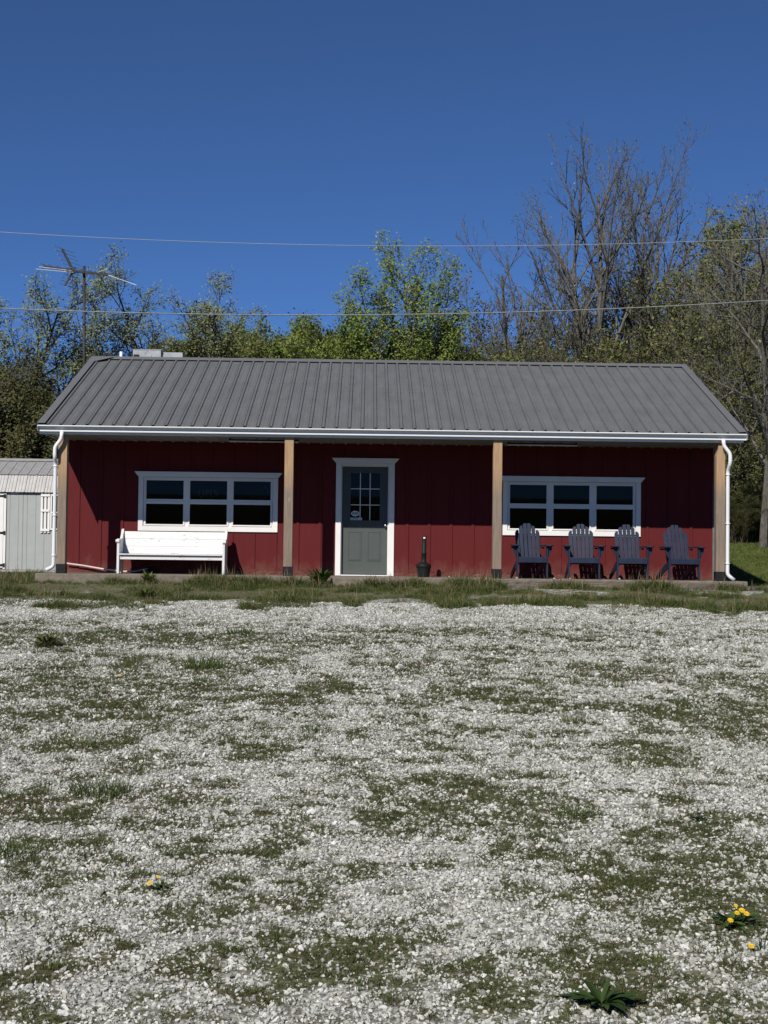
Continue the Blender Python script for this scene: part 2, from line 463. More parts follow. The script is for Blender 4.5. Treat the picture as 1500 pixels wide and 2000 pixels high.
def cover(x, y):
    """0 = clean gravel, 1 = overgrown; second value: how brown the growth is"""
    x = np.asarray(x, float); y = np.asarray(y, float)
    wx = x + (fbm(x * 2.2, y * 2.2, 31, 3) - 0.5) * 0.5
    wy = y + (fbm(x * 2.2 + 40, y * 2.2, 33, 3) - 0.5) * 0.9
    c = np.zeros(x.shape); br = np.zeros(x.shape)
    for (px, py, rx, ry, s, k) in PATCH:
        d2 = ((wx - px) / (rx * 1.05)) ** 2 + ((wy - py) / (ry * 1.25)) ** 2
        g = s * np.exp(-d2 * 1.1)
        c = np.maximum(c, g)
        if k: br = np.maximum(br, g)
    base = fbm(x * 1.1, y * 0.75, 3, 4)
    fine = fbm(x * 6, y * 5, 7, 3)
    c = np.maximum(c * 0.98, 0.50 * sstep(0.48, 0.68, base))
    fleck = fbm(x * 14, y * 14, 13, 3)
    c = c * (0.1 + 1.0 * fine + 0.8 * fleck) + 0.5 * sstep(0.52, 0.70, fine) + 0.4 * sstep(0.5, 0.7, fleck)
    # the strip of grass along the porch
    edge = -3.2 + (fbm(x * 1.1, y * 0.5 + 2.0, 21, 4) - 0.5) * 8.5
    strip = sstep(-1.3, 0.5, y - edge)
    gap = sstep(0.48, 0.58, fbm(x * 1.0 + 9, y * 0.9, 23, 3)) * np.where(x > 1.2, 1.0, 0.45)
    strip = strip * (1 - 0.9 * gap)
    bright = sstep(-7.6, -6.4, y) * sstep(-2.7, -3.6, y) * sstep(5.5, 1.5, x)
    c = c * (1 - 0.75 * bright)
    c = np.maximum(c, strip)
    lawn = sstep(-0.3, 0.1, y) * sstep(5.8, 6.4, x)
    c = np.maximum(c, np.maximum(lawn, sstep(-0.5, 0, y)))
    return np.clip(c, 0, 1), np.clip(br + 0.6 * sstep(0.5, 0.7, fbm(x * 1.7 + 70, y * 1.7, 41, 3)), 0, 1)

def axis(lo, hi, step, far, g=1.16):
    a = list(np.arange(lo, hi + 1e-6, step))
    s = step; p = hi
    while p < far:
        s *= g; p += s; a.append(p)
    s = step; p = lo; pre = []
    while p > -far:
        s *= g; p -= s; pre.append(p)
    return np.array(pre[::-1] + a)
gx = axis(-10, 10, 0.08, 500)
gy = axis(-22, 1, 0.07, 500)
GX, GY = np.meshgrid(gx, gy)
nx, ny = len(gx), len(gy)
GZ = gz(GX, GY)
co = np.stack([GX, GY, GZ], -1).reshape(-1, 3)
ii = (np.arange(ny - 1)[:, None] * nx + np.arange(nx - 1)[None, :]).reshape(-1)
quads = np.stack([ii, ii + 1, ii + nx + 1, ii + nx], -1)
me = bpy.data.meshes.new('ground')
me.vertices.add(len(co)); me.vertices.foreach_set('co', co.ravel())
me.loops.add(quads.size); me.loops.foreach_set('vertex_index', quads.ravel().astype(np.int32))
me.polygons.add(len(quads)); me.polygons.foreach_set('loop_start', np.arange(0, quads.size, 4, dtype=np.int32))
me.update(calc_edges=True)
me.polygons.foreach_set('use_smooth', np.ones(len(quads), bool))
cv, cb = cover(GX, GY)
lawn = sstep(-0.3, 0.1, GY) * sstep(5.6, 6.4, GX) * (1 - sstep(17, 21, GY + (fbm(GX * .7, GY * .7, 51, 3) - .5) * 5))
far = np.clip(np.maximum(sstep(13, 18, np.abs(GX)) * sstep(0.5, -0.5, GY), sstep(-24, -30, GY)), 0, 1)
litter = sstep(9, 14, GY) * (1 - lawn)
colr = np.stack([cv, cb, np.maximum(lawn, 0.8 * far), litter], -1).reshape(-1, 4)
at = me.color_attributes.new('cover', 'FLOAT_COLOR', 'POINT')
at.data.foreach_set('color', colr.ravel())
m, nt, b = new_mat('gravel lot with weeds')
ac = node(nt, 'ShaderNodeAttribute', attribute_name='cover')
sc = nt.nodes.new('ShaderNodeSeparateColor')
L(nt, ac.outputs['Color'], sc.inputs[0])
pos = nt.nodes.new('ShaderNodeNewGeometry').outputs['Position']
def pmap(s):
    mp = nt.nodes.new('ShaderNodeMapping'); mp.inputs['Scale'].default_value = s
    L(nt, pos, mp.inputs[0]); return mp.outputs[0]
vo = nt.nodes.new('ShaderNodeTexVoronoi'); vo.inputs['Scale'].default_value = 38
L(nt, pos, vo.inputs['Vector'])
vo2 = nt.nodes.new('ShaderNodeTexVoronoi'); vo2.inputs['Scale'].default_value = 17
L(nt, pos, vo2.inputs['Vector'])
bw = nt.nodes.new('ShaderNodeRGBToBW'); L(nt, vo.outputs['Color'], bw.inputs[0])
st = ramp(nt, bw.outputs[0], [(0.15, (0.19, 0.185, 0.16)), (0.45, (0.34, 0.34, 0.31)), (0.8, (0.56, 0.565, 0.53))])
st = mixc(nt, ramp(nt, vo.outputs['Distance'], [(0.35, 0), (0.75, 0.85)]), st, (0.125, 0.115, 0.09))
nf = noise(nt, pos, 9, 5, 0.7)
weed = ramp(nt, noise(nt, pos, 38, 5, 0.8), [(0.3, (0.038, 0.042, 0.017)), (0.46, (0.082, 0.088, 0.036)), (0.57, (0.15, 0.148, 0.09)), (0.66, (0.36, 0.355, 0.31))])
brown = ramp(nt, noise(nt, pos, 30, 5, 0.75), [(0.3, (0.04, 0.026, 0.016)), (0.55, (0.11, 0.072, 0.046)), (0.7, (0.26, 0.22, 0.18))])
weed = mixc(nt, mathn(nt, 'MULTIPLY', sc.outputs[1], 0.8), weed, brown)
msk = mathn(nt, 'ADD', mathn(nt, 'MULTIPLY', sc.outputs[0], 1.35), mathn(nt, 'MULTIPLY', mathn(nt, 'SUBTRACT', noise(nt, pos, 13, 5, 0.75), 0.5), 1.5))
msk = ramp(nt, msk, [(0.22, 0), (0.55, 1)])
cc = mixc(nt, msk, st, weed)
lawnc = ramp(nt, noise(nt, pos, 5, 5, 0.7), [(0.3, (0.055, 0.075, 0.02)), (0.7, (0.12, 0.13, 0.04))])
cc = mixc(nt, sc.outputs[2], cc, lawnc)
lit = ramp(nt, noise(nt, pos, 3, 6, 0.75), [(0.3, (0.03, 0.026, 0.015)), (0.55, (0.075, 0.058, 0.035)), (0.75, (0.06, 0.07, 0.025))])
cc = mixc(nt, ac.outputs['Alpha'], cc, lit)
L(nt, cc, b.inputs['Base Color'])
b.inputs['Roughness'].default_value = 0.95
b.inputs['Specular IOR Level'].default_value = 0.1
hh = mathn(nt, 'ADD', mathn(nt, 'MULTIPLY', vo.outputs['Distance'], -0.5), mathn(nt, 'MULTIPLY', noise(nt, pos, 30, 4, 0.7), 0.6))
bump(nt, b, hh, 0.9, 0.02)
me.materials.append(m)
ground = bpy.data.objects.new('ground', me)
COL.objects.link(ground)
tag(ground, kind='structure')

# ------------------------------------------------------------------ scattering
rng = np.random.default_rng(7)
random.seed(11)
def loose(name, me, mat):
    me.materials.append(mat)
    return bpy.data.objects.new(name, me)        # not linked: only the source of scattered pieces
def scatter(name, co, rot, scl, idx, variants, **tags):
    me = bpy.data.meshes.new(name)
    n = len(co)
    me.vertices.add(n)
    me.vertices.foreach_set('co', np.asarray(co, np.float32).ravel())
    a = me.attributes.new('rot', 'FLOAT_VECTOR', 'POINT'); a.data.foreach_set('vector', np.asarray(rot, np.float32).ravel())
    a = me.attributes.new('scl', 'FLOAT_VECTOR', 'POINT'); a.data.foreach_set('vector', np.asarray(scl, np.float32).ravel())
    a = me.attributes.new('pick', 'INT', 'POINT'); a.data.foreach_set('value', np.asarray(idx, np.int32))
    o = bpy.data.objects.new(name, me)
    COL.objects.link(o)
    g = bpy.data.node_groups.new('scatter ' + name, 'GeometryNodeTree')
    g.interface.new_socket('Geometry', in_out='INPUT', socket_type='NodeSocketGeometry')
    g.interface.new_socket('Geometry', in_out='OUTPUT', socket_type='NodeSocketGeometry')
    N = g.nodes.new
    gi, go, iop, jn = N('NodeGroupInput'), N('NodeGroupOutput'), N('GeometryNodeInstanceOnPoints'), N('GeometryNodeJoinGeometry')
    for vobj in variants:
        oi = N('GeometryNodeObjectInfo')
        oi.inputs['Object'].default_value = vobj
        oi.inputs['As Instance'].default_value = True
        g.links.new(oi.outputs['Geometry'], jn.inputs[0])
    def attr(nm, typ):
        a = N('GeometryNodeInputNamedAttribute'); a.data_type = typ
        a.inputs['Name'].default_value = nm
        return a.outputs['Attribute']
    g.links.new(gi.outputs[0], iop.inputs['Points'])
    g.links.new(jn.outputs[0], iop.inputs['Instance'])
    iop.inputs['Pick Instance'].default_value = True
    g.links.new(attr('pick', 'INT'), iop.inputs['Instance Index'])
    e2r = N('FunctionNodeEulerToRotation')
    g.links.new(attr('rot', 'FLOAT_VECTOR'), e2r.inputs[0])
    g.links.new(e2r.outputs[0], iop.inputs['Rotation'])
    g.links.new(attr('scl', 'FLOAT_VECTOR'), iop.inputs['Scale'])
    g.links.new(iop.outputs[0], go.inputs[0])
    md = o.modifiers.new('scatter', 'NODES')
    md.node_group = g
    return tag(o, kind='stuff', **tags)

def stone_mesh(seed):
    r = random.Random(seed)
    bm = bmesh.new()
    ax = (1.0, r.uniform(0.65, 0.95), r.uniform(0.5, 0.8))
    for i in range(15):
        d = Vector((r.gauss(0, 1), r.gauss(0, 1), r.gauss(0, 1))).normalized() * r.uniform(0.82, 1.0)
        bm.verts.new((d.x * ax[0] * 0.5, d.y * ax[1] * 0.5, d.z * ax[2] * 0.5))
    bmesh.ops.convex_hull(bm, input=bm.verts)
    bmesh.ops.delete(bm, geom=[v for v in bm.verts if not v.link_faces], context='VERTS')
    bmesh.ops.recalc_face_normals(bm, faces=bm.faces)
    me = bpy.data.meshes.new('stone'); bm.to_mesh(me); bm.free()
    return me
m, nt, b = new_mat('crushed white stone')
oi = nt.nodes.new('ShaderNodeObjectInfo')
n1 = noise(nt, coords(nt), 3.0, 4, 0.7)
cc = ramp(nt, oi.outputs['Random'], [(0, (0.19, 0.185, 0.155)), (0.22, (0.34, 0.34, 0.30)), (0.5, (0.44, 0.445, 0.40)), (0.78, (0.565, 0.57, 0.53)), (0.94, (0.70, 0.70, 0.66)), (1, (0.46, 0.41, 0.31))])
cc = mixc(nt, ramp(nt, n1, [(0.35, 0.35), (0.6, 0)]), cc, (0.24, 0.22, 0.19))
L(nt, cc, b.inputs['Base Color'])
b.inputs['Roughness'].default_value = 0.85
b.inputs['Specular IOR Level'].default_value = 0.25
MT['stone'] = m
stones = [loose('stone', stone_mesh(i), MT['stone']) for i in range(7)]

def fan(n, t0, t1, margin=1.2, inner=0):
    """positions spread evenly over the wedge of ground in front of the viewer, t0..t1 metres out"""
    u = rng.random(n)
    t = np.sqrt(t0 ** 2 + (t1 ** 2 - t0 ** 2) * u)
    if inner:                                # the flanks on either side of the main wedge
        e0, e1 = t * 0.27 * inner + 0.35, t * 0.27 * margin + 1.2
        x = np.where(rng.random(n) < .5, -1, 1) * (e0 + (e1 - e0) * rng.random(n))
    else:
        x = (rng.random(n) * 2 - 1) * (t * 0.27 * margin + 0.35)
    return CAM[0] + x + 0.0123 * t, CAM[1] + t
def area(t0, t1, margin=1.2): return (0.27 * margin) * (t1 ** 2 - t0 ** 2) + 0.7 * (t1 - t0)
P_, R_, S_, I_ = [], [], [], []
for (t0, t1, dens, size, inner) in ((3.4, 6.5, 6600, 0.0133, 0), (6.5, 10, 4600, 0.0150, 0), (10, 15, 2600, 0.0178, 0), (15, 21.6, 1600, 0.020, 0),
                                    (1.0, 3.4, 2500, 0.017, 0), (1.0, 7, 2500, 0.018, 1.2), (7, 13, 1500, 0.021, 1.2), (13, 21.6, 800, 0.026, 1.2)):
    n = int((area(t0, t1, 2.2) + 1.7 * (t1 - t0) - area(t0, t1) if inner else area(t0, t1)) * dens)
    x, y = fan(n, t0, t1, 2.2 if inner else 1.2, inner)
    c, br = cover(x, y)
    keep = rng.random(n) > np.clip(c * 1.0, 0, 0.84)
    x, y = x[keep], y[keep]; n = len(x)
    s = size * np.exp(rng.normal(0, 0.38, n))
    s = np.where(rng.random(n) < 0.004, s * 1.8, s)
    z = gz(x, y) + s * 0.02 + rng.random(n) * size * 0.22
    P_.append(np.stack([x, y, z], -1))
    R_.append(np.stack([rng.normal(0, .5, n), rng.normal(0, .5, n), rng.random(n) * 6.28], -1))
    S_.append(np.stack([s * rng.uniform(.9, 1.3, n), s * rng.uniform(.8, 1.1, n), s * rng.uniform(.7, 1.1, n)], -1))
    I_.append(rng.integers(0, 7, n))
scatter('gravel', np.concatenate(P_), np.concatenate(R_), np.concatenate(S_), np.concatenate(I_), stones,
        label='crushed white limestone gravel scattered over the whole lot', cat='gravel')

def blades(mb, n, h, wd, spread, lean, rnd, seg=2, tints=None, cx=0, cy=0):
    for i in range(n):
        a = rnd.uniform(0, 2 * PI); r = spread * math.sqrt(rnd.random())
        bx, by = cx + r * math.cos(a), cy + r * math.sin(a)
        la = a + rnd.gauss(0, 0.9); ln = lean * rnd.uniform(0.2, 1.3)
        hh = h * rnd.uniform(0.45, 1.15); ww = wd * rnd.uniform(0.7, 1.2)
        sa = rnd.uniform(0, PI); sx, sy = math.cos(sa) * ww / 2, math.sin(sa) * ww / 2
        vs, fs = [], []
        for k in range(seg):
            t = k / seg
            ox = bx + math.cos(la) * ln * hh * t * t; oy = by + math.sin(la) * ln * hh * t * t
            q = 1 - 0.6 * t
            z = hh * t * (1 - 0.25 * ln * t)
            vs += [(ox - sx * q, oy - sy * q, z), (ox + sx * q, oy + sy * q, z)]
        vs.append((bx + math.cos(la) * ln * hh, by + math.sin(la) * ln * hh, hh * (1 - 0.25 * ln)))
        for k in range(seg - 1): fs.append((2 * k, 2 * k + 1, 2 * k + 3, 2 * k + 2))
        fs.append((2 * seg - 2, 2 * seg - 1, 2 * seg))
        mb.add(vs, fs)
        if tints is not None: tints += [rnd.random()] * len(vs)
def tint_mesh(mb, name, tints):
    me = mb.mesh(name)
    a = me.attributes.new('tint', 'FLOAT', 'POINT')
    a.data.foreach_set('value', np.array(tints, np.float32) * 0.45)
    return me
def tuft(seed, n, h, wd, spread, lean, mat, seg=3):
    rnd = random.Random(seed); mb = MB(); tn = []
    blades(mb, n, h, wd, spread, lean, rnd, seg, tn)
    return loose('tuft', tint_mesh(mb, 'tuft', tn), mat)

# dull low weeds in the worn patches
var = [tuft(100 + i, 12, 0.028, 0.0035, 0.028, 1.3, MT['moss'], 2) for i in range(4)] + [tuft(110 + i, 10, 0.042, 0.003, 0.018, 0.8, MT['grass'], 2) for i in range(2)]
P_, R_, S_, I_ = [], [], [], []
for (t0, t1, dens, size, inner) in ((3.4, 7, 2600, 0.85, 0), (7, 12, 1100, 1.1, 0), (12, 21, 360, 1.5, 0), (1.5, 8, 900, 1.2, 1.2), (8, 21, 250, 1.7, 1.2)):
    n = int((area(t0, t1, 2.2) + 1.7 * (t1 - t0) - area(t0, t1) if inner else area(t0, t1)) * dens)
    x, y = fan(n, t0, t1, 2.2 if inner else 1.2, inner)
    c, br = cover(x, y)
    keep = rng.random(n) < np.clip(c * 1.1 - 0.14, 0.02, 0.9)
    x, y, c, br = x[keep], y[keep], c[keep], br[keep]; n = len(x)
    P_.append(np.stack([x, y, gz(x, y) - 0.003], -1))
    R_.append(np.stack([rng.normal(0, .1, n), rng.normal(0, .1, n), rng.random(n) * 6.28], -1))
    s = size * rng.uniform(0.55, 1.4, n)
    S_.append(np.stack([s, s, s * rng.uniform(.6, 1.2, n)], -1))
    green = (rng.random(n) < 0.75 * (1 - 0.8 * br))
    I_.append(np.where(green, rng.integers(4, 6, n), rng.integers(0, 4, n)))
scatter('weeds', np.concatenate(P_), np.concatenate(R_), np.concatenate(S_), np.concatenate(I_), var,
        label='low dull green and brown weeds creeping through the gravel', cat='weeds')

# taller grass along the porch edge
var = [tuft(200 + i, 16, 0.15, 0.0075, 0.05, 0.75, MT['grass'], 3) for i in range(5)] + [tuft(210, 5, 0.24, 0.005, 0.05, 0.4, MT['straw'], 3)]
n = 64000
x = np.concatenate([rng.uniform(-8.2, 8.6, n), rng.uniform(-13, -6.25, 9000)]); y = np.concatenate([rng.uniform(-5.2, -0.16, n), rng.uniform(-0.2, 10, 9000)]); n = len(x)
c, br = cover(x, y)
hm = fbm(x * 1.3 + 5, y * 1.5, 61, 4)
keep = rng.random(n) < sstep(0.35, 0.9, c) * np.where(y > -0.75, 0.35 + 0.65 * sstep(0.36, 0.5, hm), 0.35 + 0.65 * sstep(0.36, 0.60, hm))
keep &= ~((x > -1.05) & (x < 0.3) & (y > -0.62))
x, y, hm = x[keep], y[keep], hm[keep]
cxs = rng.uniform(-8, 8.5, 70); cys = -3.3 - 4.2 * rng.random(70) ** 1.8
rs_ = rng.uniform(.12, .42, 70)
sx_ = (cxs[:, None] + rng.normal(0, 1, (70, 26)) * rs_[:, None]).ravel(); sy_ = (cys[:, None] + rng.normal(0, .6, (70, 26)) * rs_[:, None]).ravel()
x = np.concatenate([x, sx_]); y = np.concatenate([y, sy_]); hm = np.concatenate([hm, np.full(len(sx_), .53)]); n = len(x)
s = np.where(y > -0.8, 0.62 + 0.9 * sstep(0.36, 0.66, hm), 0.22 + 0.78 * sstep(0.42, 0.72, hm)) * rng.uniform(0.45, 1.2, n)
scatter('grass', np.stack([x, y, gz(x, y) - 0.005], -1), np.stack([rng.normal(0, .12, n), rng.normal(0, .12, n), rng.random(n) * 6.28], -1),
        np.stack([s, s, s * rng.uniform(.7, 1.1, n)], -1), np.where(rng.random(n) < .04, 5, rng.integers(0, 5, n)), var,
        label='uneven strip of green grass between the gravel and the porch', cat='grass')
# a few stray tufts out on the gravel belong to the same strip
# lawn on the bank beside the building
var = [tuft(230 + i, 14, 0.075, 0.008, 0.07, 0.9, MT['lawn'], 2) for i in range(4)]
n = 36000
x = rng.uniform(6.3, 17, n); y = rng.uniform(0.2, 21, n)
lw = 1 - sstep(17, 21, y + (fbm(x * .7, y * .7, 51, 3) - .5) * 5)
keep = rng.random(n) < lw * (0.4 + 0.6 * sstep(.35, .6, fbm(x, y, 77, 3)))
x, y = x[keep], y[keep]; n = len(x)
s = rng.uniform(.5, 1.3, n)
scatter('lawn', np.stack([x, y, gz(x, y)], -1), np.stack([rng.normal(0, .1, n), rng.normal(0, .1, n), rng.random(n) * 6.28], -1),
        np.stack([s, s, s], -1), rng.integers(0, 4, n), var, label='rough green lawn rising behind the right end of the building', cat='grass')
# dead stalks where the lawn meets the wood
var = [tuft(240 + i, 14, 0.55, 0.014, 0.25, 1.1, MT['straw'], 3) for i in range(4)]
n = 4200
x = rng.uniform(6.8, 17, n); y = rng.uniform(16.0, 24, n)
keep = rng.random(n) < sstep(15.5, 18.5, y + (fbm(x * .7, y * .7, 51, 3) - .5) * 5) * 0.8
x, y = x[keep], y[keep]; n = len(x); s = rng.uniform(.4, 1.1, n)
scatter('dead_stalks', np.stack([x, y, gz(x, y)], -1), np.stack([rng.normal(0, .3, n), rng.normal(0, .3, n), rng.random(n) * 6.28], -1),
        np.stack([s, s, s], -1), rng.integers(0, 4, n), var, label='brown dead stalks along the foot of the wood', cat='undergrowth')

# ------------------------------------------------------------------ the red building
W = 1.67                                    # the front wall stands 1.67 m behind the gutter line
B = empty('shop_building')
tag(B, 'long dark red board building with grey metal roof and open front porch', 'building')

def cells(mb, xs, zs, y0, y1, holes):
    for i in range(len(xs) - 1):
        for j in range(len(zs) - 1):
            cx, cz = (xs[i] + xs[i + 1]) / 2, (zs[j] + zs[j + 1]) / 2
            if any(a < cx < b and c < cz < d for a, b, c, d in holes): continue
            mb.box(xs[i], xs[i + 1], y0, y1, zs[j], zs[j + 1])

wl, wr, dr = (-4.61, -2.15, 0.83, 1.80), (2.15, 4.60, 0.83, 1.80), (-0.93, -0.02, -0.10, 2.06)
mb = MB()
cells(mb, [-6.0, wl[0], wl[1], dr[0], dr[1], wr[0], wr[1], 6.0], [-0.10, 0.83, 1.80, 2.06, 2.47], W, W + 0.12, [wl, wr, dr])
hol = [(-4.68, -2.08, 0.76, 1.90), (2.08, 4.67, 0.76, 1.90), (-1.02, 0.08, -1, 2.19)]
x = 0.342 - 0.4064 * 15
while x < 5.99:
    a, b_ = x - 0.052, x
    if a > -5.97:
        segs = [(0.092, 2.452)]
        for h0, h1, z0, z1 in hol:
            if h0 < b_ and a < h1:
                segs = [(0.092, z0), (z1, 2.452)]
        for z0, z1 in segs:
            if z1 - z0 > 0.02: mb.box(a, b_, W - 0.017, W, z0, z1)
    x += 0.4064
# rough foot board
for a, b_ in ((-6.0, -1.02), (0.08, 6.0)):
    n = int((b_ - a) / 0.06)
    rr = random.Random(4)
    vs, fs = [], []
    for i in range(n + 1):
        xx = lerp(a, b_, i / n)
        for z_ in (-0.03, 0.03, 0.06, 0.09):
            vs.append((xx, W - 0.012 - rr.random() * 0.012, z_ + rr.uniform(-.006, .006)))
    for i in range(n):
        for k in range(3): fs.append((i * 4 + k, (i + 1) * 4 + k, (i + 1) * 4 + k + 1, i * 4 + k + 1))
    mb.add(vs, fs)
# end and rear walls with gables
YB = 9.45
for s in (-1, 1):
    x0, x1 = sorted((s * 6.0, s * 5.88))
    mb.box(x0, x1, W + 0.12, YB, -0.25, 2.47)
    gb = [(0.16, 2.475), (YB, 2.475), (YB, 2.55), (4.8, 4.345), (0.16, 2.565)]
    mb.prism(gb, x0, x1, 'x')
mb.box(-5.88, 5.88, YB - 0.12, YB, -0.25, 2.47)
mb.build('wall', MT['red'], B)
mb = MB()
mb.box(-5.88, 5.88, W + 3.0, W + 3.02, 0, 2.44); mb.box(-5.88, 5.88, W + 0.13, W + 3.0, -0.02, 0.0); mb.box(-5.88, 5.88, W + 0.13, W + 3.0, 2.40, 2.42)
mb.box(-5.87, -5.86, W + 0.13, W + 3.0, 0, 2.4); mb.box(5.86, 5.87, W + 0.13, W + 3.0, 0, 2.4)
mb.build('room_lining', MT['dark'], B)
mb = MB(); mb.box(6.002, 6.05, W - 0.02, W + 0.1, -0.05, 2.44); mb.build('corner_board', MT['corner'], B)

# roof sheets: ribs every nine inches, two slight stiffening ridges between them
EY, EZ, RY, RZ = 0.04, 2.585, 4.80, 4.41
sl_ = (RZ - EZ) / (RY - EY)
th = math.atan(sl_)
prof = []
x = 5.872 - 0.2286 * 53
while x > -6.15: x -= 0.2286
x += 0.2286
pts = [(-6.165, 0)]
while x < 6.15:
    for dx, h in ((-0.030, 0), (-0.015, 0.025), (0.015, 0.025), (0.030, 0), (0.068, 0), (0.076, 0.004), (0.084, 0), (0.144, 0), (0.152, 0.004), (0.160, 0)):
        if -6.16 < x + dx < 6.16: pts.append((x + dx, h))
    x += 0.2286
pts.append((6.165, 0))
mb = MB()
for (ya, za, yb, zb, sgn) in ((EY, EZ, RY, RZ, -1), (2 * RY - EY, EZ, RY, RZ, 1)):
    ny_, nz_ = sgn * math.sin(th), math.cos(th)
    vs, fs = [], []
    K = 8
    for k in range(K + 1):
        t = k / K
        yy, zz = lerp(ya, yb, t), lerp(za, zb, t)
        for (px, h) in pts:
            vs.append((px, yy + ny_ * h, zz + nz_ * h))
    n = len(pts)
    for k in range(K):
        for i in range(n - 1):
            fs.append((k * n + i, k * n + i + 1, (k + 1) * n + i + 1, (k + 1) * n + i))
    mb.add(vs, fs)
roof = mb.build('roof', MT['roof'], B, recalc=False)
sm = roof.modifiers.new('thickness', 'SOLIDIFY'); sm.thickness = 0.004; sm.offset = -1
# screws beside the ribs
mb = MB()
rr = random.Random(9)
x = 5.872 - 0.2286 * 52
while x < 6.0:
    for k in range(9):
        t = 0.03 + k * 0.118 + rr.uniform(-.004, .004)
        for dx in (0.045, -0.045):
            yy, zz = lerp(EY, RY, t), lerp(EZ, RZ, t)
            mb.box(x + dx - 0.0055, x + dx + 0.0055, yy - 0.0055, yy + 0.0055, zz, zz + 0.0095)
    x += 0.2286
mb.build('roof_screws', MT['screw'], roof)
mb = MB()                                     # laps between the sheets: thin dark strips along each rib's left foot
x = 5.872 - 0.2286 * 52
while x < 6.0:
    vs = []
    for (yy, zz) in ((EY, EZ), (RY - .12, RZ - .12 * sl_)):
        for dx, h in ((-0.041, 0.0005), (-0.041, 0.003), (-0.033, 0.003), (-0.033, 0.0005)):
            vs.append((x + dx, yy - math.sin(th) * h, zz + math.cos(th) * h))
    mb.add(vs, [(0, 1, 2, 3), (7, 6, 5, 4), (0, 4, 5, 1), (1, 5, 6, 2), (2, 6, 7, 3)])
    x += 0.2286
mb.build('panel_seams', MT['screw'], roof)
mb = MB()
mb.prism([(RY - 0.17, RZ - 0.034), (RY - 0.17, RZ - 0.026), (RY, RZ + 0.046), (RY + 0.17, RZ - 0.026), (RY + 0.17, RZ - 0.034), (RY, RZ + 0.036)], -6.19, 6.19, 'x')
mb.build('ridge_cap', MT['rooftrim'], roof)
for s in (-1, 1):
    mb = MB()
    for sg in (-1, 1):
        y0 = RY + sg * (RY - EY)
        a = Vector((0, y0, EZ)); c_ = Vector((0, RY, RZ))
        x0, x1 = sorted((s * 6.06, s * 6.195)); xo0, xo1 = sorted((s * 6.185, s * 6.197))
        up_ = Vector((0, sg * math.sin(th), math.cos(th)))
        for (u0, u1, d0, d1) in ((x0, x1, 0.031, 0.037), (xo0, xo1, -0.10, 0.030)):
            vs = []
            for q in (a, c_):
                for u, d in ((u0, d0), (u1, d0), (u1, d1), (u0, d1)):
                    pq = q + up_ * d
                    vs.append((u, pq.y, pq.z))
            mb.add(vs, [(0, 1, 2, 3), (7, 6, 5, 4), (0, 4, 5, 1), (1, 5, 6, 2), (2, 6, 7, 3), (3, 7, 4, 0)])
    mb.build('rake_trim', MT['rooftrim'], roof)
# the twisted loose flap of ridge metal at the left end
mb = MB(); mb.add([(-6.22, 4.50, 4.335), (-6.05, 4.40, 4.30), (-5.72, 4.64, 4.42), (-5.75, 4.74, 4.455)], [(0, 1, 2, 3)])
f_ = mb.build('ridge_flap', MT['rooftrim'], roof); f_.modifiers.new('thickness', 'SOLIDIFY').thickness = 0.006

# fascia, gutter, downspouts, porch ceiling
mb = MB(); mb.box(-6.17, 6.17, 0.125, 0.155, 2.43, 2.575); mb.build('fascia', MT['white'], B)
mb = MB()
outer = [(0.122, 2.472), (0.068, 2.472), (0.066, 2.478), (0.066, 2.50), (0.066, 2.518), (0.040, 2.538), (0.006, 2.559), (0.0, 2.56), (0.0, 2.575), (0.008, 2.578)]
inner = [(0.012, 2.57), (0.012, 2.562), (0.044, 2.543), (0.072, 2.52), (0.072, 2.478), (0.118, 2.478), (0.118, 2.57), (0.123, 2.57)]
mb.prism(outer + inner, -6.185, 6.20, 'x')
mb.box(-6.188, -6.1855, 0.004, 0.12, 2.474, 2.57); mb.box(6.2005, 6.203, 0.004, 0.12, 2.474, 2.57)
mb.build('gutter', MT['gutter'], B)
def spout(pts):
    mb = MB()
    sm_ = []
    P = [Vector(p) for p in pts]
    sm_.append(P[0])
    for i in range(1, len(P) - 1):
        a, b_, c_ = P[i - 1], P[i], P[i + 1]
        r = min(0.05, (b_ - a).length * .4, (c_ - b_).length * .4)
        p0 = b_ + (a - b_).normalized() * r; p1 = b_ + (c_ - b_).normalized() * r
        for k in range(4):
            t = k / 3
            sm_.append((p0 * (1 - t) + b_ * t) * (1 - t) + (b_ * (1 - t) + p1 * t) * t)
    sm_.append(P[-1])
    mb.tube(sm_, 0.034, 8)
    for z_ in (1.86, 1.0, 0.3):
        mb.box(P[-3].x - 0.037, P[-3].x + 0.037, P[-3].y - 0.036, P[-3].y + 0.036, z_, z_ + 0.02)
    return mb.build('downspout', MT['gutter'], B, smooth=True)
spout([(-5.77, 0.07, 2.48), (-5.78, 0.07, 2.34), (-5.885, 0.06, 2.20), (-5.885, 0.06, 2.03), (-5.893, 0.165, 1.93), (-5.893, 0.165, 0.12), (-6.02, 0.15, 0.055)])
spout([(5.80, 0.07, 2.48), (5.81, 0.07, 2.37), (5.92, 0.06, 2.23), (5.92, 0.06, 2.06), (5.905, 0.165, 1.94), (5.905, 0.165, 0.11), (6.02, 0.15, 0.02)])
mb = MB()
mb.box(-6.17, 6.17, 0.155, W + 0.0, 2.452, 2.458)
x = -6.1
while x < 6.15:
    mb.prism([(x - 0.03, 2.452), (x - 0.013, 2.434), (x + 0.013, 2.434), (x + 0.03, 2.452)], 0.158, W - 0.02, 'y')
    x += 0.2286
mb.build('porch_ceiling', MT['soffit'], B)
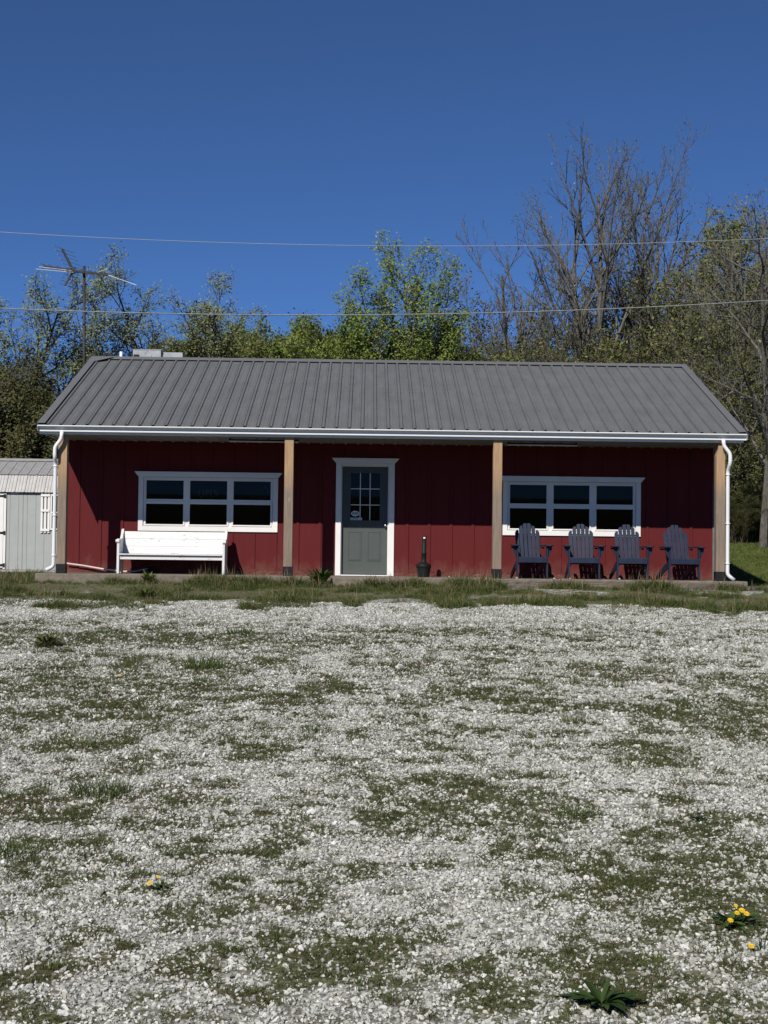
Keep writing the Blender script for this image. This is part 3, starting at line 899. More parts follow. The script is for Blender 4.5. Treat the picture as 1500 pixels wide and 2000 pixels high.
# posts on black brackets
for px, an in ((-5.772, 0.01), (-1.812, -0.012), (1.853, 0.0), (5.782, 0.006)):
    mb = MB()
    x0, x1, y0, y1 = px - 0.078, px + 0.078, 0.165, 0.321
    if px > 5:
        ch = 0.03
        mb.prism([(x0, 0.03), (x1, 0.03), (x1, 2.20), (x1 - ch, 2.31), (x1 - ch, 2.45), (x0 + ch, 2.45), (x0 + ch, 2.31), (x0, 2.20)], y0, y1, 'y')
    else:
        mb.box(x0, x1, y0, y1, 0.03, 2.45)
    p_ = mb.build('porch_post', MT['post'], B, bevel=0.006)
    mb = MB()
    mb.box(x0 - 0.004, x1 + 0.004, y0 - 0.006, y0 - 0.001, 0.0, 0.165)
    mb.box(x0 - 0.006, x0 - 0.001, y0, y1, 0.0, 0.165); mb.box(x1 + 0.001, x1 + 0.006, y0, y1, 0.0, 0.165)
    mb.box(x0, x1, y0, y1, 0.0, 0.028)
    for dx in (-0.035, 0.035): mb.lathe([(0.012, 0), (0.012, 0.012), (0.006, 0.014)], 0, 0, 6) if False else mb.box(px + dx - .01, px + dx + .01, y0 - 0.016, y0 - 0.006, 0.07, 0.09)
    mb.box(x0 - 0.02, x0 - 0.006, 0.23, 0.25, 0.07, 0.09); mb.box(x1 + 0.006, x1 + 0.02, 0.23, 0.25, 0.07, 0.09)
    mb.build('post_bracket', MT['black'], p_)
mb = MB(); mb.box(-6.18, 6.22, 0.0, W + 0.1, -0.20, -0.002)
mb.build('porch_slab', MT['concrete'], B, bevel=0.012)

# windows
def window(x0, x1, panes):
    z0, z1 = 0.785, 1.787
    mb = MB()
    mb.box(x0, x0 + 0.088, W - 0.026, W - 0.001, z0 + 0.086, z1)
    mb.box(x1 - 0.088, x1, W - 0.026, W - 0.001, z0 + 0.086, z1)
    mb.box(x0, x1, W - 0.028, W - 0.001, z0, z0 + 0.086)
    mb.prism([(x0, z1 + 0.001), (x1, z1 + 0.001), (x1 + 0.075, z1 + 0.092), (x1 + 0.075, z1 + 0.10), (x0 - 0.075, z1 + 0.10), (x0 - 0.075, z1 + 0.092)], W - 0.05, W - 0.001, 'y')
    win = mb.build('window', MT['white'], B, bevel=0.003)
    mb = MB()
    xs = [x0 + 0.09]
    for a, b_ in panes: xs += [a, b_]
    xs.append(x1 - 0.09)
    hl = []
    for a, b_ in panes: hl += [(a, b_, 1.378, 1.727), (a, b_, 0.913, 1.29)]
    cells(mb, xs, [0.873, 0.913, 1.29, 1.378, 1.727, 1.785], W + 0.0, W + 0.06, hl)
    for a, b_ in panes:                       # the lower sash stands a little proud
        mb.box(a - 0.028, a - 0.002, W - 0.012, W - 0.001, 0.89, 1.33); mb.box(b_ + 0.002, b_ + 0.028, W - 0.012, W - 0.001, 0.89, 1.33)
        mb.box(a - 0.0015, b_ + 0.0015, W - 0.012, W - 0.001, 1.292, 1.332); mb.box(a - 0.0015, b_ + 0.0015, W - 0.012, W - 0.001, 0.889, 0.911)
    mb.build('sash_frame', MT['white'], win)
    for a, b_ in panes:
        for c_, d_, yy in ((1.37, 1.735, 0.04), (0.905, 1.298, 0.02)):
            MB().box(a - 0.006, b_ + 0.006, W + yy, W + yy + 0.003, c_, d_).build('pane', MT['glass'], win)
    return win
window(-4.672, -2.09, ((-4.533, -3.842), (-3.722, -3.034), (-2.915, -2.226)))
window(2.088, 4.658, ((2.222, 2.906), (3.034, 3.704), (3.834, 4.516)))

# door: half glazed with nine lights, two pressed panels below
mb = MB()
mb.box(-1.015, -0.916, W - 0.03, W - 0.001, 0.0, 2.05); mb.box(-0.03, 0.072, W - 0.03, W - 0.001, 0.0, 2.05)
mb.box(-1.015, 0.072, W - 0.03, W - 0.001, 2.0505, 2.085)
mb.prism([(-1.015, 2.086), (0.072, 2.086), (0.15, 2.172), (0.15, 2.182), (-1.093, 2.182), (-1.093, 2.172)], W - 0.055, W - 0.001, 'y')
mb.box(-0.929, -0.9, W + 0.002, W + 0.11, 0.02, 2.05); mb.box(-0.05, -0.021, W + 0.002, W + 0.11, 0.02, 2.05)
mb.box(-0.899, -0.051, W + 0.002, W + 0.11, 2.03, 2.055)
df = mb.build('door_frame', MT['white'], B, bevel=0.003)
mb = MB(); mb.box(-0.93, -0.02, W - 0.02, W + 0.12, -0.001, 0.018); mb.build('door_sill', MT['gutter'], B)
mb = MB()
cells(mb, [-0.898, -0.742, -0.197, -0.052], [0.03, 1.028, 1.915, 2.028], W + 0.07, W + 0.11, [(-0.742, -0.197, 1.028, 1.915)])
for a, b_ in ((-0.762, -0.556), (-0.400, -0.196)):
    z0, z1 = 0.30, 0.80
    mb.prism([(a, z0), (b_, z0), (b_, z1), (a, z1)], W + 0.066, W + 0.0695, 'y')
    for (u0, u1, v0, v1) in ((a - .022, a - .004, z0 - .022, z1 + .022), (b_ + .004, b_ + .022, z0 - .022, z1 + .022), (a - .003, b_ + .003, z0 - .022, z0 - .004), (a - .003, b_ + .003, z1 + .004, z1 + .022)):
        mb.box(u0, u1, W + 0.062, W + 0.0695, v0, v1)
for (u0, u1, v0, v1) in ((-0.77, -0.743, 1.0, 1.943), (-0.196, -0.169, 1.0, 1.943), (-0.7425, -0.1965, 1.0, 1.027), (-0.7425, -0.1965, 1.916, 1.943)):
    mb.box(u0, u1, W + 0.058, W + 0.0695, v0, v1)
door = mb.build('door', MT['door'], B, bevel=0.003)
MB().box(-0.748, -0.191, W + 0.086, W + 0.09, 1.022, 1.921).build('pane', MT['glass'], door)
mb = MB()
for xx in (-0.563, -0.381): mb.box(xx - 0.0075, xx + 0.0075, W + 0.08, W + 0.084, 1.029, 1.914)
for zz in (1.317, 1.617):
    for a, b_ in ((-0.741, -0.5706), (-0.5554, -0.3886), (-0.3734, -0.198)): mb.box(a, b_, W + 0.08, W + 0.084, zz - 0.0075, zz + 0.0075)
mb.build('glazing_bars', MT['white'], door)
mb = MB()
prf = [(0.030, 0.0), (0.031, 0.008), (0.012, 0.012), (0.011, 0.032), (0.026, 0.04), (0.03, 0.052), (0.024, 0.066), (0.008, 0.07)]
mb.lathe(prf, 0, 0, 18)
kb = mb.build('knob', MT['knob'], door, smooth=True); kb.rotation_euler = (PI / 2, 0, 0); kb.location = (-0.088, W + 0.0695, 0.935)

# step and timbers
mb = MB(); mb.box(-0.995, 0.245, -0.62, -0.004, -0.30, -0.012)
tag(mb.build('door_step', MT['concrete'], None, bevel=0.015), 'tan concrete step in front of the door', 'step')
mb = MB(); mb.box(-3.35, -1.32, -0.14, -0.005, -0.35, -0.115)
tag(mb.build('concrete_ledge', MT['concrete'], None, bevel=0.012), 'low concrete ledge below the slab between bench and step', 'ledge')
def timber(x0, x1, y0, y1, z0, z1, seed, label):
    rr = random.Random(seed)
    n = max(4, int((x1 - x0) / 0.12)); vs, fs = [], []
    ring = [(y0, z0), (y0, lerp(z0, z1, .5)), (y0, z1 - .012), (y0 + .012, z1), (lerp(y0, y1, .5), z1), (y1, z1), (y1, z0)]
    k = len(ring)
    for i in range(n + 1):
        xx = lerp(x0, x1, i / n)
        for j, (yy, zz) in enumerate(ring):
            vs.append((xx, yy + rr.uniform(-.008, .008), zz + (rr.uniform(-.009, .004) if j in (2, 3, 4) else 0)))
    for i in range(n):
        for j in range(k): fs.append((i * k + j, i * k + (j + 1) % k, (i + 1) * k + (j + 1) % k, (i + 1) * k + j))
    fs += [tuple(range(k))[::-1], tuple(n * k + j for j in range(k))]
    mb = MB(); mb.add(vs, fs)
    return tag(mb.build('landscape_timber', MT['timber'], None), label, 'timber', 'timbers edging the porch')
timber(0.95, 4.03, -0.19, -0.006, -0.24, -0.025, 1, 'grey split timber along the porch front below the first two blue chairs')
timber(4.04, 6.12, -0.20, -0.006, -0.24, -0.032, 2, 'grey split timber along the porch front below the last two blue chairs')
timber(6.13, 8.7, -0.24, -0.03, -0.30, -0.085, 3, 'lower timber running on past the porch corner towards the lawn')

# ------------------------------------------------------------------ things on and around the porch
# bench
bx0, bx1, by = -4.925, -2.985, 0.90
t = empty('bench', ((bx0 + bx1) / 2, by, 0))
tag(t, 'long white painted pew bench with worn backboard under the OPEN window', 'bench')
hw = (bx1 - bx0) / 2
endp = [(0, 0), (0.10, 0), (0.12, 0.05), (0.33, 0.05), (0.35, 0), (0.46, 0), (0.47, 0.40), (0.545, 0.79), (0.52, 0.815), (0.475, 0.80), (0.42, 0.72), (0.33, 0.64), (0.16, 0.615), (0.02, 0.625), (-0.015, 0.60), (-0.015, 0.565), (0.01, 0.545)]
for s in (-1, 1):
    mb = MB(); x0, x1 = sorted((s * hw, s * (hw - 0.045)))
    mb.prism(endp, x0, x1, 'x')
    e = mb.build('bench_end', MT['bench'], t, bevel=0.005)
    mb = MB(); mb.tube([(s * hw - 0.012 if s > 0 else -hw - 0.02, 0.012, 0.583), (s * hw + 0.02 if s > 0 else -hw + 0.012, 0.012, 0.583)], 0.030, 14)
    mb.build('arm_roll', MT['bench'], e)
iw = hw - 0.046
mb = MB(); mb.prism([(-0.005, 0.335), (0.41, 0.325), (0.41, 0.345), (-0.005, 0.358)], -iw, iw, 'x'); mb.build('seat', MT['bench'], t, bevel=0.006)
mb = MB(); mb.box(-iw, iw, 0.035, 0.06, 0.255, 0.325); mb.build('apron', MT['bench'], t, bevel=0.003)
mb = MB()
for k in range(3):
    a, b_ = k / 3 + 0.004, (k + 1) / 3 - 0.004
    p0, p1 = Vector((0.385, 0.362)), Vector((0.495, 0.77))
    u0, u1 = p0.lerp(p1, a), p0.lerp(p1, b_)
    mb.prism([tuple(u0), tuple(u1), (u1.x + 0.024, u1.y - 0.004), (u0.x + 0.024, u0.y - 0.004)], -iw, iw, 'x')
mb.build('backboard', MT['bench'], t, bevel=0.002)

# blue chairs
def chair():
    t = empty('garden_chair', (0, 0, 0))
    C_ = MT['chair']
    for s in (-1, 1):
        x0, x1 = sorted((s * 0.252, s * 0.279))
        mb = MB(); mb.box(x0, x1, 0.0, 0.09, 0, 0.578); mb.build('front_leg', C_, t, bevel=0.003)
        x0, x1 = sorted((s * 0.226, s * 0.251))
        mb = MB(); mb.prism([(0.005, 0.27), (0.005, 0.365), (0.10, 0.36), (0.45, 0.265), (0.98, 0.07), (1.02, 0.0), (0.90, 0.0), (0.42, 0.155)], x0, x1, 'x')
        mb.build('rear_leg', C_, t, bevel=0.003)
        arm = [(s * 0.235, -0.05), (s * 0.345, -0.055), (s * 0.372, -0.02), (s * 0.372, 0.14), (s * 0.335, 0.40), (s * 0.295, 0.68), (s * 0.235, 0.70), (s * 0.235, 0.40)]
        mb = MB(); mb.prism(arm, 0.579, 0.602, 'z'); mb.build('armrest', C_, t, bevel=0.004)
        mb = MB(); mb.prism([(s * 0.28, 0.578), (s * 0.355, 0.578), (s * 0.345, 0.50), (s * 0.305, 0.41), (s * 0.28, 0.38)], 0.03, 0.055, 'y'); mb.build('arm_bracket', C_, t, bevel=0.002)
    mb = MB(); mb.box(-0.251, 0.251, -0.024, -0.001, 0.285, 0.378)
    for k in range(5):
        y0 = 0.0 + k * 0.084; z0 = 0.368 - (k * 0.084) * 0.26
        mb.prism([(y0 + .002, z0 + (0.003 if k == 0 else .001)), (y0 + 0.076, z0 - 0.0195), (y0 + 0.081, z0 - 0.0015), (y0 + .006, z0 + 0.019)], -0.251, 0.251, 'x')
    mb.build('seat', C_, t, bevel=0.003)
    # reclined back of six round-topped slats
    ang = R(21)
    mb = MB()
    tops = (0.875, 0.955, 1.0, 1.0, 0.955, 0.875)
    for i in range(6):
        u = i - 2.5
        l0, l1 = 0.0, (tops[i] - 0.27) / math.cos(ang)
        xb, xt = u * 0.069, u * 0.0765
        wb, wt = 0.0295, 0.0325
        poly = [(xb - wb, l0), (xb + wb, l0)]
        outer = 1 if u > 0 else -1
        drop = (0.026, 0.055, 0.075)[int(abs(u))]
        for k in range(9):
            e = math.cos(PI * k / 8) * outer          # 1 at the outer edge, -1 at the inner edge
            f = (e + 1) / 2
            dz = drop * (1 - math.sqrt(max(0, 1 - f ** 2.4))) + 0.012 * max(0, -e) ** 6
            poly.append((xt + wt * math.cos(PI * k / 8), l1 - dz))
        mb.prism(poly, 0, 0.019, 'y')
    o = mb.build('backrest', C_, t, bevel=0.003)
    o.rotation_euler = (-ang, 0, 0); o.location = (0, 0.41, 0.27)
    for z_, hw_ in ((0.80, 0.205), (0.715, 0.205), (0.555, 0.30)):
        l = (z_ - 0.27) / math.cos(ang)
        yy = 0.41 + math.sin(ang) * l
        mb = MB(); mb.box(-hw_, hw_, yy + 0.026, yy + 0.048, z_ - 0.018, z_ + 0.012); mb.build('back_brace', C_, t)
    return t
ch0 = chair()
CH = [(2.505, 0.40, 0.045, 'blue slatted garden chair nearest the wooden post, leftmost of four'),
      (3.425, 0.41, -0.04, 'blue slatted garden chair second from the post, below the middle of the window'),
      (4.285, 0.40, 0.0, 'blue slatted garden chair in front of the right edge of the window'),
      (5.20, 0.37, 0.06, 'blue slatted garden chair against plain red wall, rightmost of four')]
for i, (x, y, rz, lb) in enumerate(CH):
    o = ch0 if i == 0 else dup(ch0)
    o.location = (x, y, 0); o.rotation_euler = (0, 0, rz)
    tag(o, lb, 'chair', 'blue chairs in a row on the porch')

# smokers' post
t = empty('ashtray_stand', (0.597, 1.0, 0)); t.rotation_euler = (0, 0.018, 0)
tag(t, 'black plastic cigarette receptacle with round base and slim neck beside the door', 'ashtray')
mb = MB(); mb.lathe([(0.10, 0), (0.112, 0.012), (0.126, 0.165), (0.136, 0.172), (0.139, 0.205), (0.134, 0.222), (0.10, 0.245), (0.066, 0.262)], 0, 0, 32)
mb.build('base', MT['plastic'], t, smooth=False)
mb = MB(); mb.lathe([(0.060, 0.2625), (0.052, 0.275), (0.0465, 0.29), (0.044, 0.415), (0.05, 0.42), (0.05, 0.436), (0.042, 0.44), (0.038, 0.70), (0.0375, 0.725), (0.03, 0.742), (0.012, 0.748)], 0, 0, 24)
n_ = mb.build('neck', MT['plastic'], t, smooth=True)
mb = MB()
for k in range(6):
    a = lerp(-0.55, 0.45, k / 5)
    for z_ in (0.695, 0.715): mb.v.append((0.0405 * math.sin(a), -0.0405 * math.cos(a), z_ + (0.006 if 0 < k < 5 else 0) * (1 if z_ > .7 else -.3)))
for k in range(5): mb.f.append((2 * k, 2 * k + 2, 2 * k + 3, 2 * k + 1))
mb.build('lit_opening', MT['pvc'], n_)  # pale curved plate: the light seen in the opening, put in as colour

# strip lights under the porch ceiling
for x0, x1, lb in ((-2.91, -1.67, 'slim strip light under the porch ceiling above the OPEN window side'), (2.07, 3.31, 'slim strip light under the porch ceiling above the blue chairs')):
    t = empty('strip_light', ((x0 + x1) / 2, 0.62, 2.434)); h = (x1 - x0) / 2
    tag(t, lb, 'ceiling light', 'strip lights under the porch')
    MB().box(-h, h, -0.035, 0.035, -0.06, -0.042).build('housing', MT['gutter'], t)
    MB().tube([(-h + .03, 0, -0.026), (h - .03, 0, -0.026)], 0.013, 8).build('tube', MT['plastic'], t)
    for s in (-1, 1):
        x0_, x1_ = sorted((s * h, s * (h - 0.028)))
        MB().box(x0_, x1_, -0.02, 0.02, -0.0415, 0.0).build('end_bracket', MT['plastic'], t)

# pale pipe along the foot of the wall
mb = MB()
pp = [(-5.96, 1.60, 0.165), (-5.66, 1.59, 0.128), (-5.25, 1.58, 0.062), (-4.9, 1.56, 0.028), (-4.7, 1.54, 0.032), (-4.55, 1.54, 0.062), (-4.45, 1.54, 0.085)]
mb.tube(pp, 0.017, 8)
t = mb.build('drain_pipe', MT['hose'], None, smooth=True)
tag(t, 'pale pinkish pipe lying along the wall foot behind the white bench', 'pipe')
mb = MB(); mb.tube([(-4.46, 1.54, 0.083), (-4.36, 1.54, 0.078), (-4.33, 1.54, 0.03)], [0.03, 0.034, 0.05], 8); mb.build('end_fitting', MT['plastic'], t)

# OPEN lettering in the middle pane: serif capitals with thick and thin strokes
t = empty('open_sign', (-3.39, W + 0.075, 1.425))
tag(t, 'faint grey OPEN lettering hanging inside the middle upper pane', 'sign')
def letter(name, prisms):
    mb = MB()
    for p in prisms: mb.prism(p, 0, 0.006, 'y')
    return mb
def ringpoly(mb, cx, cz, rx, rz, tx, tz, n=28):
    vs, fs = [], []
    for k in range(n):
        a = 2 * PI * k / n
        for r_ in (0, 1):
            for yy in (0, 0.006):
                vs.append((cx + (rx - r_ * tx) * math.cos(a), yy, cz + (rz - r_ * tz) * math.sin(a)))
    for k in range(n):
        b0, b1 = 4 * k, 4 * ((k + 1) % n)
        fs += [(b0, b1, b1 + 2, b0 + 2), (b0 + 1, b0 + 3, b1 + 3, b1 + 1), (b0, b0 + 1, b1 + 1, b1), (b0 + 2, b1 + 2, b1 + 3, b0 + 3)]
    mb.add(vs, fs)
H_ = 0.142
def rect(a, b_, c, d): return [(a, c), (b_, c), (b_, d), (a, d)]
mb = MB(); ringpoly(mb, -0.132, H_ / 2, 0.058, H_ / 2, 0.018, 0.007); mb.build('letter', MT['letters'], t)
mb = letter('P', [rect(-0.046, -0.030, 0.004, H_ - 0.004), rect(-0.056, -0.02, 0, 0.0035), rect(-0.056, -0.03, H_ - 0.0035, H_)])
ringpoly(mb, -0.022, 0.103, 0.033, 0.038, 0.015, 0.006); mb.build('letter', MT['letters'], t)
mb = letter('E', [rect(0.034, 0.05, 0.004, H_ - 0.004), rect(0.026, 0.088, 0, 0.0038), rect(0.026, 0.086, H_ - 0.0038, H_), rect(0.0505, 0.076, 0.07, 0.0745), rect(0.082, 0.088, 0.0045, 0.022), rect(0.08, 0.086, H_ - 0.022, H_ - 0.0045)])
mb.build('letter', MT['letters'], t)
mb = letter('N', [rect(0.112, 0.1175, 0.004, H_ - 0.02), rect(0.104, 0.126, 0, 0.0035), rect(0.174, 0.1795, 0.03, H_ - 0.004), rect(0.166, 0.188, H_ - 0.0035, H_), [(0.106, H_), (0.126, H_), (0.1795, 0.0), (0.172, 0.0)]])
mb.build('letter', MT['letters'], t)
# curved pale tube shape in the right pane
mb = MB()
mb.tube([(-2.40 + 0.115 * math.cos(R(a)), W + 0.075, 1.525 + 0.125 * math.sin(R(a))) for a in range(-110, 75, 8)], 0.006, 6)
tag(mb.build('window_decal', MT['letters'], None, smooth=True), 'faint pale curved ring hanging inside the right upper pane of the OPEN window', 'decal')
# stickers on the door glass
t = empty('oval_sticker', (-0.653, W + 0.0795, 1.155)); tag(t, 'white oval sticker with bold black letters low on the door glass', 'sticker')
mb = MB(); mb.prism([(0.078 * math.cos(2 * PI * k / 32), 0.051 * math.sin(2 * PI * k / 32)) for k in range(32)], -0.001, 0.0, 'y'); mb.build('sheet', MT['sticker'], t)
fc = bpy.data.curves.new('lettering', 'FONT'); fc.body = 'R&B'; fc.size = 0.062; fc.align_x = 'CENTER'; fc.align_y = 'CENTER'; fc.extrude = 0.0004; fc.offset = 0.0012
tmp_ = bpy.data.objects.new('lettering', fc); COL.objects.link(tmp_); me_ = bpy.data.meshes.new_from_object(tmp_.evaluated_get(bpy.context.evaluated_depsgraph_get())); bpy.data.objects.remove(tmp_)
fo = bpy.data.objects.new('lettering', me_); COL.objects.link(fo); fo.parent = t; fo.rotation_euler = (PI / 2, 0, 0); fo.location = (0, -0.0016, 0.002); me_.materials.clear(); me_.materials.append(MT['ink'])
t = empty('strip_sticker', (-0.632, W + 0.0785, 1.055)); tag(t, 'narrow white strip sticker below the oval one on the door glass', 'sticker')
MB().box(-0.108, 0.108, -0.0015, 0, -0.023, 0.023).build('sheet', MT['sticker'], t)
mb = MB()
for a, b_ in ((-0.088, -0.076), (-0.058, -0.03), (-0.024, -0.004), (0.002, 0.016), (0.02, 0.036)): mb.box(a, b_, -0.003, -0.0016, -0.006, 0.007)
mb.build('lettering', MT['ink'], t)
mb = MB(); mb.prism([(0.064, -0.012), (0.07, -0.012), (0.09, 0.012), (0.084, 0.012)], -0.003, -0.0016, 'y'); mb.build('slash_mark', MT['ink'], t)
# loose stones on the slab
rr = random.Random(3)
for x, y, s, lb in ((-0.0, 0.30, 0.05, 0), (2.2, 0.14, 0.055, 0), (2.86, 0.16, 0.05, 0), (3.13, 0.12, 0.05, 0), (4.0, 0.13, 0.055, 0), (1.02, 0.2, 0.06, 0)):
    o = bpy.data.objects.new('stone', stones[rr.randrange(7)].data); COL.objects.link(o)
    o.location = (x, y, s * 0.25); o.scale = (s, s, s); o.rotation_euler = (0, 0, rr.random() * 6)
    tag(o, 'small white stone lying on the porch edge', 'stone', 'stones strewn on the porch edge')

# vent and cooler on the rear roof slope
mb = MB(); mb.tube([(-5.775, 5.9, 3.96), (-5.775, 5.9, 4.71)], 0.03, 12)
tag(mb.build('vent_pipe', MT['pvc'], None, smooth=True), 'short white vent pipe standing behind the roof ridge', 'vent pipe')
t = empty('roof_cooler', (-5.19, 6.0, 3.93)); tag(t, 'galvanised box unit with duct showing over the left end of the ridge', 'air unit')
mb = MB(); mb.box(-0.30, 0.30, -0.28, 0.28, -0.06, 0.80); mb.box(-0.31, 0.31, -0.29, 0.29, 0.8005, 0.815)
bdy = mb.build('cabinet', MT['galv'], t, bevel=0.006)
mb = MB()
for k in range(20):
    a0, a1 = 2 * PI * k / 20, 2 * PI * (k + 1) / 20
    mb.add([(0.02 + r_ * math.cos(a), -0.287, 0.70 + r_ * math.sin(a)) for a in (a0, a1) for r_ in (0.065, 0.085)], [(0, 1, 3, 2)])
mb.build('fan_ring', MT['galv'], bdy)
MB().box(-0.285, -0.16, -0.286, -0.2805, 0.62, 0.70).build('grille', MT['black'], bdy)
MB().box(0.302, 0.755, -0.2, 0.2, 0.3, 0.765).build('duct', MT['galv'], t, bevel=0.005)

# aerial on its mast by the left gable
t = empty('tv_antenna', (-6.87, 7.8, -0.21)); t.scale = (1.053, 1.053, 1.053); tag(t, 'rusty television antenna with swept arms on a tall mast', 'antenna')
mb = MB(); mb.tube([(0, 0, 0), (-0.06, 0, 4.4), (-0.105, 0, 6.79)], 0.03, 10); mb.build('mast', MT['ant'], t, smooth=True)
def AP(x, z, y=0.0): return (x + 6.52, y, z + 0.21)
mb = MB()
mb.tube([AP(-7.57, 6.63, .35), AP(-6.86, 6.47, .0), AP(-6.03, 6.315, -.4)], 0.034, 4)
mb.build('boom', MT['ant'], t)
mb = MB(); mb.tube([AP(-6.86, 6.47), AP(-7.11, 6.94)], 0.034, 4); mb.tube([AP(-6.86, 6.47), AP(-7.04, 6.14)], 0.024, 4); mb.box(0, .1, -.04, .04, 0, 0.12, Matrix.Translation(Vector(AP(-6.92, 6.42))))
mb.build('reflector_arms', MT['ant'], t)
mb = MB()
for k in range(6):
    q = Vector(AP(-6.86, 6.47)).lerp(Vector(AP(-7.11, 6.94)), k / 5); mb.tube([q + Vector((-0.1, -0.45, -0.02)), q + Vector((0.14, 0.55, 0.04))], 0.006, 4)
    q = Vector(AP(-6.86, 6.47)).lerp(Vector(AP(-7.04, 6.14)), k / 5); mb.tube([q + Vector((-0.07, -0.4, -0.01)), q + Vector((0.12, 0.45, 0.03))], 0.005, 4)
for k in range(7):
    q = Vector(AP(-7.55, 6.63, .34)).lerp(Vector(AP(-6.4, 6.385, -.2)), k / 6); mb.tube([q + Vector((-0.05, -0.35, 0)), q + Vector((0.08, 0.4, 0.01))], 0.005, 4)
mb.tube([AP(-7.6, 6.44, -.3), AP(-6.75, 6.43)], 0.009, 4); mb.tube([AP(-7.56, 6.51, -.2), AP(-6.75, 6.46)], 0.008, 4)
mb.tube([AP(-6.05, 6.32, -.4), AP(-5.40, 6.085, -.5)], 0.008, 4); mb.tube([AP(-6.45, 6.40), AP(-6.15, 6.57, .2)], 0.007, 4)
mb.build('rods', MT['antrod'], t)
mb = MB(); mb.tube([AP(-6.88, 6.40), AP(-6.86, 6.1), AP(-6.79, 5.6), AP(-6.70, 5.25), AP(-6.60, 4.9)], 0.008, 5); mb.build('lead', MT['ant'], t)

# overhead lines
def wire(name, Y, f, x0, x1, r, mat, label):
    mb = MB(); n = 60
    mb.tube([(lerp(x0, x1, i / n), Y, f(lerp(x0, x1, i / n))) for i in range(n + 1)], r, 6)
    return tag(mb.build(name, mat, None, smooth=True), label, 'cable')
wire('overhead_wire', 8.0, lambda x: 7.551 + 0.0068 * x + 0.0031 * x * x, -32, 32, 0.0065, MT['cablelight'], 'thin pale wire crossing the sky well above the roof')
wire('overhead_cable', 7.5, lambda x: 5.863 + 0.0248 * (x + .12) + 0.0031 * x * x, -30, 30, 0.0135, MT['cable'], 'thick twisted cable crossing low just above the roof')

# ------------------------------------------------------------------ shed on the left
t = empty('garden_shed', (-8.9, 9.0, -0.21)); tag(t, 'pale blue grey shed with barn roof left of the red building', 'shed')
X0, X1, YF, YR = -11.9, -6.5, 9.0, 11.5
def lc(x, y, z): return (x + 8.9, y - 9.0, z + 0.21)
class SB(MB):
    def box(s, x0, x1, y0, y1, z0, z1, mat=None):
        a, c = lc(x0, y0, z0), lc(x1, y1, z1)
        return MB.box(s, a[0], c[0], a[1], c[1], a[2], c[2])
mb = SB(); gx_ = [X0]
step = 0.2032
k = 0; x = X0
while x < X1 - 0.01:                          # grooved boards
    xe = min(x + step, X1)
    mb.box(x, xe - 0.010, YF, YF + 0.03, -0.04, 1.80)
    mb.box(xe - 0.010, xe, YF + 0.008, YF + 0.03, -0.04, 1.80)
    x = xe
mid = (YF + YR) / 2
gam = [(YF + .031, -0.04), (YR, -0.04), (YR, 1.80), (YR - 0.22, 2.19), (mid, 2.585), (YF + 0.25, 2.19), (YF + .031, 1.80)]
for a, b_ in ((X0, X0 + 0.03), (X1 - 0.03, X1)):
    mb.prism([(y - 9.0, z + 0.21) for y, z in gam], a + 8.9, b_ + 8.9, 'x')
mb.box(X0 + .03, X1 - .03, YR - 0.03, YR, -0.04, 1.8)
mb.build('wall', MT['shedwall'], t)
mb = MB()
prof = [(YF - 0.07, 1.785), (YF + 0.22, 2.215), (mid, 2.625), (YR - 0.22, 2.215), (YR + 0.07, 1.785)]
nr = int((X1 - X0 + 0.2) / 0.2286)
xs_ = []
for i in range(nr + 1):
    x = X0 - 0.1 + i * 0.2286 + 0.03
    for dx, h in ((0, 0), (0.012, 0.016), (0.03, 0.016), (0.042, 0), (0.09, 0), (0.1, 0.005), (0.11, 0), (0.16, 0), (0.17, 0.005), (0.18, 0)): xs_.append((x + dx, h))
for i in range(4):
    (ya, za), (yb, zb) = prof[i], prof[i + 1]
    if i == 0: yb, zb = yb + 0.012, zb - 0.02
    d = Vector((0, yb - ya, zb - za)).normalized(); nrm = Vector((0, -d.z, d.y))
    vs = []
    for (yy, zz) in ((ya, za), (yb, zb)):
        for (x, h) in xs_:
            vs.append((x + 8.9, yy - 9.0 + nrm.y * h, zz + 0.21 + nrm.z * h))
    n = len(xs_)
    mb.add(vs, [(j, j + 1, n + j + 1, n + j) for j in range(n - 1)])
rs = mb.build('roof', MT['shedroof'], t, recalc=False); rs.modifiers.new('thickness', 'SOLIDIFY').thickness = 0.006
mb = MB(); mb.prism([(mid - 0.12 - 9, 2.60 + .21), (mid - 9, 2.65 + .21), (mid + 0.12 - 9, 2.60 + .21), (mid - 9, 2.665 + .21)], X0 + 8.8, X1 + 9.0, 'x'); mb.build('ridge_cap', MT['shedroof'], rs)
mb = SB(); mb.box(X0 - 0.02, X1 + 0.02, YF - 0.04, YF - 0.005, -0.10, -0.045); mb.build('floor_rim', MT['shedroof'], t)
for yy in (YF + 0.2, YR - 0.4):
    mb = SB(); mb.box(X0, X1, yy, yy + 0.12, -0.205, -0.06); mb.build('skid', MT['timber'], t)
